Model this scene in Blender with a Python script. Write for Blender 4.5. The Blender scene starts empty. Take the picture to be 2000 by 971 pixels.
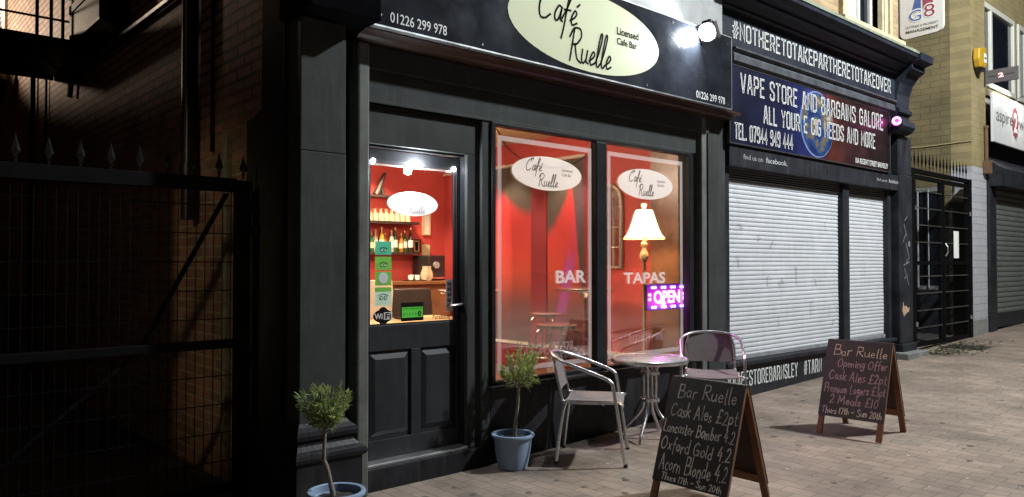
import bpy, bmesh, math, random
from math import radians, sin, cos, pi, sqrt
from mathutils import Vector, Matrix

random.seed(7)
scn = bpy.context.scene
COL = scn.collection

# ------------------------------------------------------------------ camera
cam_d = bpy.data.cameras.new('camera')
cam = bpy.data.objects.new('camera', cam_d)
COL.objects.link(cam)
cam.location = (0, -4.15, 1.45)
cam.rotation_euler = (radians(90 + 1.07), 0, radians(-41.76))
cam_d.sensor_width = 36.0
cam_d.lens = 27.0
cam_d.clip_start = 0.05
cam_d.clip_end = 400
scn.camera = cam

# ------------------------------------------------------------------ night sky
w = bpy.data.worlds.new('World')
scn.world = w
w.use_nodes = True
nt = w.node_tree
sky = nt.nodes.new('ShaderNodeTexSky')
sky.sky_type = 'NISHITA'
sky.sun_disc = False
sky.sun_elevation = radians(-4.0)
sky.sun_rotation = radians(120)
nt.links.new(sky.outputs[0], nt.nodes['Background'].inputs[0])
nt.nodes['Background'].inputs[1].default_value = 0.05

scn.view_settings.view_transform = 'Standard'
scn.view_settings.look = 'None'
scn.view_settings.exposure = 0.75
scn.view_settings.gamma = 1.0
scn.view_settings.use_curve_mapping = False
scn.cycles.use_denoising = True
scn.cycles.max_bounces = 8
scn.cycles.transparent_max_bounces = 16
scn.cycles.sample_clamp_indirect = 4.0


def lamp(name, kind, loc, energy, color, size=0.1, parent=None, aim=None, spot=None, blend=0.4):
    d = bpy.data.lights.new(name, kind)
    d.energy = energy
    d.color = color
    if kind in ('POINT', 'SPOT'):
        d.shadow_soft_size = size
    if kind == 'SPOT':
        d.spot_size = radians(spot)
        d.spot_blend = blend
    o = bpy.data.objects.new(name, d)
    COL.objects.link(o)
    o.location = loc
    if aim is not None:
        o.rotation_euler = (Vector(aim) - Vector(loc)).to_track_quat('-Z', 'Y').to_euler()
    if parent is not None:
        o.parent = parent
        o.location = Vector(loc) - parent.location
    return o


# ------------------------------------------------------------------ materials
MATS = {}


def mat(name, col, rough=0.6, metal=0.0, var=0.25, nscale=6.0, bump=0.0, bscale=40.0, coat=0.0,
        emit=None, estr=0.0, alpha=None, specks=0.0, spec=0.5, island=0.0):
    if name in MATS:
        return MATS[name]
    m = bpy.data.materials.new(name)
    m.use_nodes = True
    n = m.node_tree
    b = n.nodes['Principled BSDF']
    b.inputs['Roughness'].default_value = rough
    b.inputs['Metallic'].default_value = metal
    b.inputs['Specular IOR Level'].default_value = spec
    b.inputs['Coat Weight'].default_value = coat
    tc = n.nodes.new('ShaderNodeTexCoord')
    ns = n.nodes.new('ShaderNodeTexNoise')
    ns.inputs['Scale'].default_value = nscale
    ns.inputs['Detail'].default_value = 6
    ns.inputs['Roughness'].default_value = 0.65
    n.links.new(tc.outputs['Object'], ns.inputs['Vector'])
    rp = n.nodes.new('ShaderNodeValToRGB')
    lo = [c * (1 - var) for c in col] + [1]
    hi = [min(1, c * (1 + var)) for c in col] + [1]
    rp.color_ramp.elements[0].position = 0.3
    rp.color_ramp.elements[1].position = 0.7
    rp.color_ramp.elements[0].color = lo
    rp.color_ramp.elements[1].color = hi
    n.links.new(ns.outputs['Fac'], rp.inputs['Fac'])
    out = rp.outputs['Color']
    if specks > 0:
        s2 = n.nodes.new('ShaderNodeTexNoise')
        s2.inputs['Scale'].default_value = 55
        s2.inputs['Detail'].default_value = 2
        n.links.new(tc.outputs['Object'], s2.inputs['Vector'])
        r2 = n.nodes.new('ShaderNodeValToRGB')
        r2.color_ramp.elements[0].position = 0.70
        r2.color_ramp.elements[1].position = 0.76
        r2.color_ramp.elements[0].color = (0, 0, 0, 1)
        r2.color_ramp.elements[1].color = (specks, specks, specks, 1)
        n.links.new(s2.outputs['Fac'], r2.inputs['Fac'])
        mx = n.nodes.new('ShaderNodeMix')
        mx.data_type = 'RGBA'
        mx.inputs[7].default_value = (0.28, 0.27, 0.25, 1)
        n.links.new(r2.outputs['Color'], mx.inputs[0])
        n.links.new(out, mx.inputs[6])
        out = mx.outputs[2]
    if island > 0:
        g = n.nodes.new('ShaderNodeNewGeometry')
        hs = n.nodes.new('ShaderNodeHueSaturation')
        mr = n.nodes.new('ShaderNodeMapRange')
        mr.inputs[3].default_value = 1 - island
        mr.inputs[4].default_value = 1 + island
        n.links.new(g.outputs['Random Per Island'], mr.inputs[0])
        n.links.new(mr.outputs[0], hs.inputs['Value'])
        n.links.new(out, hs.inputs['Color'])
        out = hs.outputs['Color']
    n.links.new(out, b.inputs['Base Color'])
    mr = n.nodes.new('ShaderNodeMapRange')
    mr.inputs[3].default_value = max(0.02, rough - 0.12)
    mr.inputs[4].default_value = min(1, rough + 0.12)
    n.links.new(ns.outputs['Fac'], mr.inputs[0])
    n.links.new(mr.outputs[0], b.inputs['Roughness'])
    if bump > 0:
        nb = n.nodes.new('ShaderNodeTexNoise')
        nb.inputs['Scale'].default_value = bscale
        nb.inputs['Detail'].default_value = 5
        n.links.new(tc.outputs['Object'], nb.inputs['Vector'])
        bp = n.nodes.new('ShaderNodeBump')
        bp.inputs['Strength'].default_value = bump
        bp.inputs['Distance'].default_value = 0.01
        n.links.new(nb.outputs['Fac'], bp.inputs['Height'])
        n.links.new(bp.outputs['Normal'], b.inputs['Normal'])
    if emit:
        b.inputs['Emission Color'].default_value = list(emit) + [1]
        b.inputs['Emission Strength'].default_value = estr
    if alpha is not None:
        b.inputs['Alpha'].default_value = alpha
    MATS[name] = m
    return m


def brick_mat(name, c1, c2, mortar, axis, bw=0.225, rh=0.075, ms=0.010, rough=0.85, bump=0.6, soot=0.5, paint=None, dark_above=None):
    """axis: which two object coordinates run along the courses and up"""
    m = bpy.data.materials.new(name)
    m.use_nodes = True
    n = m.node_tree
    b = n.nodes['Principled BSDF']
    b.inputs['Roughness'].default_value = rough
    tc = n.nodes.new('ShaderNodeTexCoord')
    sp = n.nodes.new('ShaderNodeSeparateXYZ')
    cb = n.nodes.new('ShaderNodeCombineXYZ')
    n.links.new(tc.outputs['Object'], sp.inputs[0])
    # a little wobble so that the joints are not ruler straight
    wob = n.nodes.new('ShaderNodeTexNoise')
    wob.inputs['Scale'].default_value = 5
    n.links.new(tc.outputs['Object'], wob.inputs['Vector'])
    wm = n.nodes.new('ShaderNodeMath')
    wm.operation = 'MULTIPLY_ADD'
    wm.inputs[1].default_value = 0.02
    n.links.new(wob.outputs['Fac'], wm.inputs[0])
    n.links.new(sp.outputs['XYZ'.index(axis[1])], wm.inputs[2])
    n.links.new(sp.outputs['XYZ'.index(axis[0])], cb.inputs[0])
    n.links.new(wm.outputs[0], cb.inputs[1])
    bt = n.nodes.new('ShaderNodeTexBrick')
    bt.inputs['Scale'].default_value = 1
    bt.inputs['Brick Width'].default_value = bw
    bt.inputs['Row Height'].default_value = rh
    bt.inputs['Mortar Size'].default_value = ms
    bt.inputs['Mortar Smooth'].default_value = 0.25
    bt.inputs['Bias'].default_value = 0.0
    bt.inputs['Color1'].default_value = list(c1) + [1]
    bt.inputs['Color2'].default_value = list(c2) + [1]
    bt.inputs['Mortar'].default_value = list(mortar) + [1]
    n.links.new(cb.outputs[0], bt.inputs['Vector'])
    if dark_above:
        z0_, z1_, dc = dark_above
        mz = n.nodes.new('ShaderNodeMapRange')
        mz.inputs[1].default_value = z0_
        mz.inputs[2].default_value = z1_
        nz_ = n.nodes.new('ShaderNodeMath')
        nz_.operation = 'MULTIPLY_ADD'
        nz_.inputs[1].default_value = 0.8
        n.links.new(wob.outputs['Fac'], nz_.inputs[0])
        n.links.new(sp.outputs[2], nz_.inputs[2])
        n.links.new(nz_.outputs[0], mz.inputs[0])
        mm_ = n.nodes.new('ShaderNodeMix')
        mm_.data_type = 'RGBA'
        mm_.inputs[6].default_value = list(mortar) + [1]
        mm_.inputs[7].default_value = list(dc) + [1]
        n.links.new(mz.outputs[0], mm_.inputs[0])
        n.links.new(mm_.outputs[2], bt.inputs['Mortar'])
    ns = n.nodes.new('ShaderNodeTexNoise')
    ns.inputs['Scale'].default_value = 1.3
    ns.inputs['Detail'].default_value = 8
    ns.inputs['Roughness'].default_value = 0.7
    n.links.new(tc.outputs['Object'], ns.inputs['Vector'])
    mr = n.nodes.new('ShaderNodeMapRange')
    mr.inputs[1].default_value = 0.3
    mr.inputs[2].default_value = 0.7
    mr.inputs[3].default_value = 1 - soot
    mr.inputs[4].default_value = 1 + soot * 0.4
    n.links.new(ns.outputs['Fac'], mr.inputs[0])
    hs = n.nodes.new('ShaderNodeHueSaturation')
    n.links.new(mr.outputs[0], hs.inputs['Value'])
    n.links.new(bt.outputs['Color'], hs.inputs['Color'])
    n.links.new(hs.outputs['Color'], b.inputs['Base Color'])
    fine = n.nodes.new('ShaderNodeTexNoise')
    fine.inputs['Scale'].default_value = 45
    fine.inputs['Detail'].default_value = 4
    n.links.new(tc.outputs['Object'], fine.inputs['Vector'])
    ad = n.nodes.new('ShaderNodeMath')
    ad.operation = 'MULTIPLY_ADD'
    ad.inputs[1].default_value = 0.4
    inv = n.nodes.new('ShaderNodeMath')
    inv.operation = 'SUBTRACT'
    inv.inputs[0].default_value = 1
    n.links.new(bt.outputs['Fac'], inv.inputs[1])
    n.links.new(fine.outputs['Fac'], ad.inputs[0])
    n.links.new(inv.outputs[0], ad.inputs[2])
    bp = n.nodes.new('ShaderNodeBump')
    bp.inputs['Strength'].default_value = bump
    bp.inputs['Distance'].default_value = 0.012
    n.links.new(ad.outputs[0], bp.inputs['Height'])
    n.links.new(bp.outputs['Normal'], b.inputs['Normal'])
    MATS[name] = m
    return m


def glass_mat(name, tint=(1, 1, 1), refl=1.0):
    m = bpy.data.materials.new(name)
    m.use_nodes = True
    n = m.node_tree
    n.nodes.remove(n.nodes['Principled BSDF'])
    out = n.nodes['Material Output']
    tr = n.nodes.new('ShaderNodeBsdfTransparent')
    tr.inputs[0].default_value = list(tint) + [1]
    gl = n.nodes.new('ShaderNodeBsdfGlossy')
    gl.inputs['Roughness'].default_value = 0.03
    fr = n.nodes.new('ShaderNodeFresnel')
    fr.inputs['IOR'].default_value = 1.5
    tcg = n.nodes.new('ShaderNodeTexCoord')
    nz = n.nodes.new('ShaderNodeTexNoise')
    nz.inputs['Scale'].default_value = 2.5
    n.links.new(tcg.outputs['Object'], nz.inputs['Vector'])
    mu = n.nodes.new('ShaderNodeMath')
    mu.operation = 'MULTIPLY'
    mu.inputs[1].default_value = refl
    n.links.new(fr.outputs[0], mu.inputs[0])
    mx = n.nodes.new('ShaderNodeMixShader')
    n.links.new(mu.outputs[0], mx.inputs[0])
    n.links.new(tr.outputs[0], mx.inputs[1])
    n.links.new(gl.outputs[0], mx.inputs[2])
    n.links.new(mx.outputs[0], out.inputs[0])
    MATS[name] = m
    return m


def emit_mat(name, col, s):
    m = bpy.data.materials.new(name)
    m.use_nodes = True
    n = m.node_tree
    b = n.nodes['Principled BSDF']
    b.inputs['Base Color'].default_value = list(col) + [1]
    b.inputs['Emission Color'].default_value = list(col) + [1]
    b.inputs['Emission Strength'].default_value = s
    MATS[name] = m
    return m


charcoal = mat('charcoal_paint', (0.044, 0.047, 0.046), 0.55, var=0.22, nscale=3, bump=0.10, bscale=25, specks=0.05, spec=0.08)
blackp = mat('black_gloss_paint', (0.016, 0.017, 0.019), 0.42, var=0.3, nscale=4, bump=0.12, bscale=18, specks=0.12, spec=0.10)
doorp = mat('door_paint', (0.026, 0.027, 0.030), 0.42, var=0.2, nscale=4, bump=0.06, bscale=30, specks=0.04, spec=0.15)
postp = mat('grey_post_paint', (0.125, 0.13, 0.12), 0.5, var=0.25, nscale=7, bump=0.1, specks=0.06, spec=0.15)
render_dark = mat('dark_wall_render', (0.022, 0.023, 0.022), 0.9, var=0.3, nscale=5, bump=0.4, bscale=35, spec=0.1)
riserp = mat('stall_riser_paint', (0.020, 0.019, 0.022), 0.38, var=0.45, nscale=4, bump=0.12, specks=0.08, spec=0.12)
signblack = mat('glossy_sign_black', (0.02, 0.022, 0.028), 0.14, var=0.4, nscale=3, bump=0.03, bscale=8, specks=0.15)
cream = mat('cream_vinyl', (0.52, 0.54, 0.33), 0.6, var=0.04, nscale=3, specks=0.05)
white_let = mat('white_lettering', (0.62, 0.62, 0.61), 0.5, var=0.06)
grey_let = mat('grey_lettering', (0.34, 0.35, 0.365), 0.5, var=0.1)
black_let = mat('black_lettering', (0.010, 0.010, 0.008), 0.8, var=0.1, spec=0.05)
alu_edge = mat('metal_edge', (0.5, 0.5, 0.5), 0.35, 0.9, var=0.15)
alu = mat('brushed_aluminium', (0.62, 0.63, 0.64), 0.30, 0.95, var=0.12, nscale=30)
chrome = mat('chrome', (0.90, 0.90, 0.90), 0.2, 1.0, var=0.05)
sling = mat('taupe_sling_fabric', (0.15, 0.125, 0.122), 0.75, var=0.15, nscale=60, bump=0.25, bscale=220)
blue_pot = mat('blue_grey_plastic', (0.235, 0.32, 0.46), 0.45, var=0.12, nscale=5, bump=0.05, specks=0.05)
soil = mat('dark_soil', (0.022, 0.016, 0.012), 0.95, var=0.5, nscale=30, bump=0.8, bscale=60)
bark = mat('grey_bark', (0.19, 0.16, 0.12), 0.85, var=0.35, nscale=30, bump=0.5, bscale=80)
leafm = mat('narrow_leaf_green', (0.27, 0.33, 0.115), 0.55, var=0.4, nscale=14, island=0.45)
def thin_translucent(m, amount=0.4):
    n = m.node_tree
    b = n.nodes['Principled BSDF']
    out = n.nodes['Material Output']
    src = b.inputs['Base Color'].links[0].from_socket
    tl = n.nodes.new('ShaderNodeBsdfTranslucent')
    n.links.new(src, tl.inputs['Color'])
    mx = n.nodes.new('ShaderNodeMixShader')
    mx.inputs[0].default_value = amount
    n.links.new(b.outputs[0], mx.inputs[1])
    n.links.new(tl.outputs[0], mx.inputs[2])
    n.links.new(mx.outputs[0], out.inputs['Surface'])


thin_translucent(leafm)
chalkb = mat('chalkboard_black', (0.024, 0.022, 0.024), 0.55, var=0.35, nscale=7, bump=0.05, specks=0.03)
chalkb2 = mat('smeared_chalkboard', (0.042, 0.038, 0.043), 0.65, var=0.5, nscale=5, bump=0.05, specks=0.03)
chalk = mat('white_chalk', (0.66, 0.64, 0.61), 0.9, var=0.35, nscale=60)
chalk_pink = mat('pink_chalk', (0.52, 0.37, 0.43), 0.9, var=0.35, nscale=60)
chalk_cream = mat('cream_chalk', (0.78, 0.70, 0.55), 0.9, var=0.3, nscale=60)
redwood = mat('stained_softwood', (0.17, 0.072, 0.032), 0.6, var=0.35, nscale=9, bump=0.15, bscale=30)
darkwood = mat('dark_stained_wood', (0.06, 0.03, 0.02), 0.55, var=0.3, nscale=8)
shutter_w = mat('white_shutter_paint', (0.50, 0.51, 0.54), 0.5, var=0.08, nscale=5, specks=0.04)
shutter_g = mat('grey_galvanised_shutter', (0.14, 0.15, 0.14), 0.5, 0.2, var=0.15)
shutter_d = mat('dark_shutter_slats', (0.06, 0.06, 0.062), 0.5, var=0.2)
red_wall = mat('red_plaster', (0.47, 0.060, 0.052), 0.6, var=0.12, nscale=2)
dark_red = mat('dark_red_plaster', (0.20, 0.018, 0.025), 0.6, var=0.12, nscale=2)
ceil_m = mat('tan_ceiling_paint', (0.60, 0.42, 0.22), 0.7, var=0.06)
cream_trim = mat('cream_trim', (0.60, 0.54, 0.45), 0.5, var=0.08)
brownw = mat('brown_gloss_panel', (0.20, 0.095, 0.058), 0.28, var=0.45, nscale=1.6)
wood_ct = mat('brown_counter_wood', (0.17, 0.075, 0.03), 0.4, var=0.3, nscale=8)
shelfd = mat('dark_shelf', (0.035, 0.022, 0.02), 0.5, var=0.2)
blk_plastic = mat('black_plastic', (0.02, 0.018, 0.018), 0.4, var=0.2)
bpaint_iron = mat('black_iron', (0.004, 0.004, 0.0045), 0.55, var=0.3, nscale=10, bump=0.1, spec=0.06)
iron_lit = mat('lit_iron', (0.02, 0.02, 0.02), 0.25, 0.5, var=0.4, nscale=20)  # paler copy of the black iron, lamplight on the spikes put in its tone
ivory = mat('ivory_turned_wood', (0.62, 0.48, 0.26), 0.4, var=0.1)
paper = mat('white_paper', (0.75, 0.75, 0.72), 0.8, var=0.05)
stone = mat('buff_stone', (0.40, 0.34, 0.22), 0.85, var=0.2, nscale=8, bump=0.4, bscale=60)
lead = mat('mossy_lead_flashing', (0.17, 0.19, 0.14), 0.7, var=0.4, nscale=12, bump=0.3)
cornicep = mat('navy_black_paint', (0.020, 0.023, 0.033), 0.5, var=0.4, nscale=5, bump=0.15, specks=0.10, spec=0.12)
vapep = mat('dark_slate_paint', (0.020, 0.021, 0.026), 0.5, var=0.4, nscale=4, bump=0.2, specks=0.14, spec=0.15)
grey_fascia = mat('grey_fascia_paint', (0.27, 0.28, 0.28), 0.5, var=0.2, nscale=3, bump=0.1)
soffit_b = mat('varnished_soffit', (0.04, 0.018, 0.010), 0.4, var=0.3, spec=0.3)
yellow = mat('yellow_plastic', (0.46, 0.27, 0.02), 0.45, var=0.08)
upvc = mat('white_window_frame', (0.55, 0.55, 0.50), 0.4, var=0.08)
dark_glass = mat('dark_window_glass', (0.006, 0.008, 0.014), 0.06, var=0.2)
vinyl_w = mat('frosted_white_vinyl', (0.74, 0.74, 0.75), 0.6, var=0.03, alpha=0.94)
vinyl_b = mat('frosted_border_vinyl', (0.72, 0.66, 0.66), 0.6, var=0.03, alpha=0.42)
vinyl_l = mat('frosted_letter_vinyl', (0.80, 0.74, 0.74), 0.6, var=0.03, alpha=0.72)
vinyl_t = mat('thin_number_vinyl', (0.7, 0.55, 0.55), 0.6, var=0.03, alpha=0.35)
VIN = vinyl_w
green1 = mat('teal_green_sticker', (0.06, 0.42, 0.24), 0.5, var=0.06)
green2 = mat('leaf_green_sticker', (0.15, 0.42, 0.05), 0.5, var=0.06)
pale_green = mat('pale_green_sticker', (0.55, 0.72, 0.55), 0.5, var=0.05)
lime = mat('bright_lime_print', (0.10, 0.60, 0.05), 0.5, var=0.05, emit=(0.08, 0.6, 0.03), estr=0.0)
thin_translucent(VIN, 0.3)
window_glass = glass_mat('clear_window_glass', (0.97, 0.97, 0.97), 0.6)
clear_glass = glass_mat('drinking_glass', (0.9, 0.88, 0.82), 2.5)

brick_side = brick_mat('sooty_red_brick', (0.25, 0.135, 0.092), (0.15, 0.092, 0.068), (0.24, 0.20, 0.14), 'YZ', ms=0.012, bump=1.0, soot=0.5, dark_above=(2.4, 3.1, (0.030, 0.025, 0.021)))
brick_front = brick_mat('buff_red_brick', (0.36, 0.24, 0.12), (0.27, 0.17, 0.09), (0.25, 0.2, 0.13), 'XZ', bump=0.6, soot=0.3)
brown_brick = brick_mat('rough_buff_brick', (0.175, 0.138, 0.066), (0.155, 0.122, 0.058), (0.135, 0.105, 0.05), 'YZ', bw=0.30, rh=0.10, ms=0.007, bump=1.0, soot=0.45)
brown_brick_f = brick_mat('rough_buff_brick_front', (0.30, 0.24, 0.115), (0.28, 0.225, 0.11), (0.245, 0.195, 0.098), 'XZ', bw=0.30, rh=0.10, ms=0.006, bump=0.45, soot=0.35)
white_brick = brick_mat('white_painted_brick', (0.40, 0.40, 0.43), (0.37, 0.37, 0.40), (0.31, 0.31, 0.33), 'XZ', bw=0.33, rh=0.115, ms=0.008, bump=0.6, soot=0.12)
pavers = brick_mat('brown_block_paving', (0.275, 0.212, 0.168), (0.212, 0.163, 0.130), (0.145, 0.112, 0.088), 'YX', bw=0.20, rh=0.10, ms=0.004, rough=0.72, bump=0.45, soot=0.5)


# ------------------------------------------------------------------ mesh helpers
class MB:
    def __init__(s):
        s.v = []
        s.f = []

    def add(s, vs, fs):
        o = len(s.v)
        s.v += [Vector(p) for p in vs]
        s.f += [tuple(i + o for i in f) for f in fs]
        return s

    def box(s, x0, x1, y0, y1, z0, z1):
        vs = [(x0, y0, z0), (x1, y0, z0), (x1, y1, z0), (x0, y1, z0), (x0, y0, z1), (x1, y0, z1), (x1, y1, z1), (x0, y1, z1)]
        return s.add(vs, [(0, 3, 2, 1), (4, 5, 6, 7), (0, 1, 5, 4), (1, 2, 6, 5), (2, 3, 7, 6), (3, 0, 4, 7)])

    def obox(s, o, a, b, c):
        """box from a corner and three edge vectors"""
        o, a, b, c = map(Vector, (o, a, b, c))
        vs = [o, o + a, o + a + b, o + b, o + c, o + a + c, o + a + b + c, o + b + c]
        return s.add(vs, [(0, 3, 2, 1), (4, 5, 6, 7), (0, 1, 5, 4), (1, 2, 6, 5), (2, 3, 7, 6), (3, 0, 4, 7)])

    def tube(s, pts, r, n=8, closed=False, caps=True):
        pts = [Vector(p) for p in pts]
        rs = r if isinstance(r, (list, tuple)) else [r] * len(pts)
        N = len(pts)
        t0 = (pts[1] - pts[0]).normalized()
        up = Vector((0, 0, 1)) if abs(t0.z) < 0.9 else Vector((1, 0, 0))
        nrm = t0.cross(up).normalized()
        o = len(s.v)
        for i, p in enumerate(pts):
            if closed:
                t = (pts[(i + 1) % N] - pts[i - 1]).normalized()
            else:
                t = (pts[min(i + 1, N - 1)] - pts[max(i - 1, 0)]).normalized()
            nrm = (nrm - t * nrm.dot(t)).normalized()
            bi = t.cross(nrm)
            for k in range(n):
                a = 2 * pi * k / n
                s.v.append(p + (nrm * cos(a) + bi * sin(a)) * rs[i])
        for i in range(N if closed else N - 1):
            j = (i + 1) % N
            for k in range(n):
                k2 = (k + 1) % n
                s.f.append((o + i * n + k, o + i * n + k2, o + j * n + k2, o + j * n + k))
        if caps and not closed:
            s.f.append(tuple(o + k for k in range(n))[::-1])
            s.f.append(tuple(o + (N - 1) * n + k for k in range(n)))
        return s

    def lathe(s, prof, c=(0, 0, 0), n=24, cap=True):
        o = len(s.v)
        c = Vector(c)
        for r, z in prof:
            for k in range(n):
                a = 2 * pi * k / n
                s.v.append(c + Vector((r * cos(a), r * sin(a), z)))
        for i in range(len(prof) - 1):
            for k in range(n):
                k2 = (k + 1) % n
                s.f.append((o + i * n + k, o + i * n + k2, o + (i + 1) * n + k2, o + (i + 1) * n + k))
        if cap:
            s.f.append(tuple(o + k for k in range(n))[::-1])
            s.f.append(tuple(o + (len(prof) - 1) * n + k for k in range(n)))
        return s

    def prism(s, poly, vec):
        poly = [Vector(p) for p in poly]
        vec = Vector(vec)
        n = len(poly)
        vs = poly + [p + vec for p in poly]
        fs = [tuple(range(n))[::-1], tuple(range(n, 2 * n))]
        fs += [(i, (i + 1) % n, n + (i + 1) % n, n + i) for i in range(n)]
        return s.add(vs, fs)

    def build(s, name, material, parent=None, world=True, bevel=0.0, smooth=None, fix=True):
        bm = bmesh.new()
        off = Vector((0, 0, 0))
        if world:
            p = parent
            while p is not None:
                off += p.location
                p = p.parent
        vs = [bm.verts.new(p - off) for p in s.v]
        for f in s.f:
            try:
                bm.faces.new([vs[i] for i in f])
            except ValueError:
                pass
        if fix:
            bmesh.ops.recalc_face_normals(bm, faces=bm.faces)
        if bevel > 0:
            es = [e for e in bm.edges if len(e.link_faces) == 2 and e.calc_face_angle(0) > 0.6]
            bmesh.ops.bevel(bm, geom=es, offset=bevel, segments=2, profile=0.5, affect='EDGES', clamp_overlap=True)
        me = bpy.data.meshes.new(name)
        bm.to_mesh(me)
        bm.free()
        me.materials.append(material)
        if smooth:
            for p in me.polygons:
                p.use_smooth = True
            me.set_sharp_from_angle(angle=radians(smooth))
        o = bpy.data.objects.new(name, me)
        COL.objects.link(o)
        if parent is not None:
            o.parent = parent
        return o


def thing(name, label, cat, loc=(0, 0, 0), rz=0.0, group=None):
    o = bpy.data.objects.new(name, None)
    o.empty_display_size = 0.1
    COL.objects.link(o)
    o.location = loc
    o.rotation_euler = (0, 0, rz)
    return tag(o, label, cat, group)


def tag(o, label, cat, group=None, kind=None):
    o['label'] = label
    o['category'] = cat
    if group:
        o['group'] = group
    if kind:
        o['kind'] = kind
    return o


def copy_tree(o, parent=None):
    c = o.copy()
    COL.objects.link(c)
    c.parent = parent
    for ch in list(o.children):
        copy_tree(ch, c)
    return c


def box(name, m, x0, x1, y0, y1, z0, z1, parent=None, bevel=0.0):
    return MB().box(x0, x1, y0, y1, z0, z1).build(name, m, parent, bevel=bevel)


def spline(pts, k=6):
    """Catmull-Rom through the points (2-D or 3-D)"""
    pts = [Vector(p) for p in pts]
    if len(pts) < 3:
        return pts
    P = [pts[0] * 2 - pts[1]] + pts + [pts[-1] * 2 - pts[-2]]
    out = []
    for i in range(1, len(P) - 2):
        p0, p1, p2, p3 = P[i - 1:i + 3]
        for j in range(k):
            t = j / k
            out.append(0.5 * ((2 * p1) + (p2 - p0) * t + (2 * p0 - 5 * p1 + 4 * p2 - p3) * t * t + (3 * p1 - p0 - 3 * p2 + p3) * t ** 3))
    out.append(pts[-1])
    return out


# ---- lettering -----------------------------------------------------------
HAND = {
 'B': ".6|.08,0 .1,1;.1,1 .45,.95 .42,.6 .12,.52;.12,.52 .55,.48 .55,.1 .08,0", 'R': ".62|.08,0 .1,1;.1,1 .5,.95 .5,.6 .12,.48;.2,.48 .62,0",
 'C': ".62|.55,.85 .35,1 .08,.7 .08,.25 .3,0 .58,.15", 'L': ".5|.1,1 .08,0;.08,0 .48,.03", 'O': ".74|.35,1 .08,.65 .12,.15 .38,0 .64,.3 .6,.8 .35,1",
 'G': ".7|.58,.85 .35,1 .08,.65 .12,.12 .38,0 .62,.15;.62,0 .62,.42;.62,.42 .4,.42", 'A': ".65|.04,0 .3,1;.3,1 .58,0;.12,.35 .5,.35",
 'T': ".6|.02,.97 .6,1;.3,1 .26,0", 'S': ".55|.48,.85 .28,1 .08,.8 .3,.52 .5,.25 .28,0 .05,.12", 'P': ".55|.08,0 .1,1;.1,1 .5,.95 .48,.55 .1,.45",
 'M': ".82|.05,0 .12,1;.12,1 .38,.3;.38,.3 .64,1;.64,1 .74,0",
 'a': ".48|.4,.42 .2,.5 .06,.25 .2,.02 .38,.2 .4,.48;.4,.48 .4,.1 .47,.02", 'b': ".46|.08,1 .07,.05;.07,.3 .25,.5 .4,.28 .25,.02 .07,.1",
 'c': ".4|.36,.42 .2,.5 .06,.25 .2,.02 .36,.1", 'd': ".5|.4,.42 .2,.5 .06,.25 .2,.02 .38,.15;.42,1 .41,.02", 'e': ".42|.06,.26 .36,.3 .22,.5 .06,.28 .18,.02 .38,.1",
 'f': ".36|.36,.9 .24,1 .17,.7 .15,-.2;.04,.5 .32,.52", 'g': ".46|.4,.42 .2,.5 .06,.28 .2,.08 .38,.25;.4,.48 .38,-.15 .2,-.35 .04,-.22",
 'h': ".46|.07,1 .06,0;.06,.3 .25,.5 .38,.35 .4,0", 'i': ".2|.1,.48 .1,.02;.1,.66 .11,.7", 'k': ".42|.07,1 .06,0;.36,.5 .08,.22;.15,.28 .38,0",
 'l': ".2|.1,1 .09,.1 .17,.02", 'm': ".66|.06,.48 .06,0;.06,.3 .2,.5 .3,.35 .31,0;.31,.3 .45,.5 .57,.35 .58,0", 'n': ".46|.06,.48 .06,0;.06,.3 .24,.5 .38,.35 .4,0",
 'o': ".46|.22,.5 .06,.28 .2,.02 .4,.2 .34,.46 .22,.5", 'p': ".46|.07,.48 .06,-.38;.07,.35 .25,.5 .4,.28 .25,.04 .07,.12", 'r': ".34|.06,.48 .06,0;.06,.28 .18,.48 .32,.46",
 's': ".36|.32,.42 .18,.5 .08,.38 .2,.26 .32,.14 .18,.01 .04,.08", 't': ".34|.17,.85 .15,.12 .22,.01 .32,.06;.03,.5 .31,.52", 'u': ".46|.06,.48 .06,.15 .2,.01 .38,.18;.4,.48 .4,.08 .46,.02",
 'x': ".42|.05,.48 .37,.02;.37,.48 .05,.02", '0': ".5|.24,.95 .07,.6 .1,.15 .26,0 .43,.35 .38,.85 .24,.95", '1': ".25|.12,.95 .11,0",
 '2': ".5|.07,.75 .22,.95 .4,.75 .3,.4 .05,.02;.05,.02 .46,.05", '3': ".48|.08,.88 .28,.95 .38,.72 .18,.52;.18,.52 .42,.3 .28,0 .06,.1", '4': ".5|.3,.95 .05,.35;.05,.35 .45,.36;.34,.6 .32,0",
 '7': ".45|.04,.92 .42,.93;.42,.93 .18,0", '\u00a3': ".55|.48,.85 .34,.97 .2,.8 .2,.3 .05,.03;.05,.03 .5,.06;.06,.45 .38,.45", '-': ".42|.03,.4 .38,.42", ' ': ".3|", '.': ".2|.08,0 .1,.05",
}
SCRIPT = dict(HAND)
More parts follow.
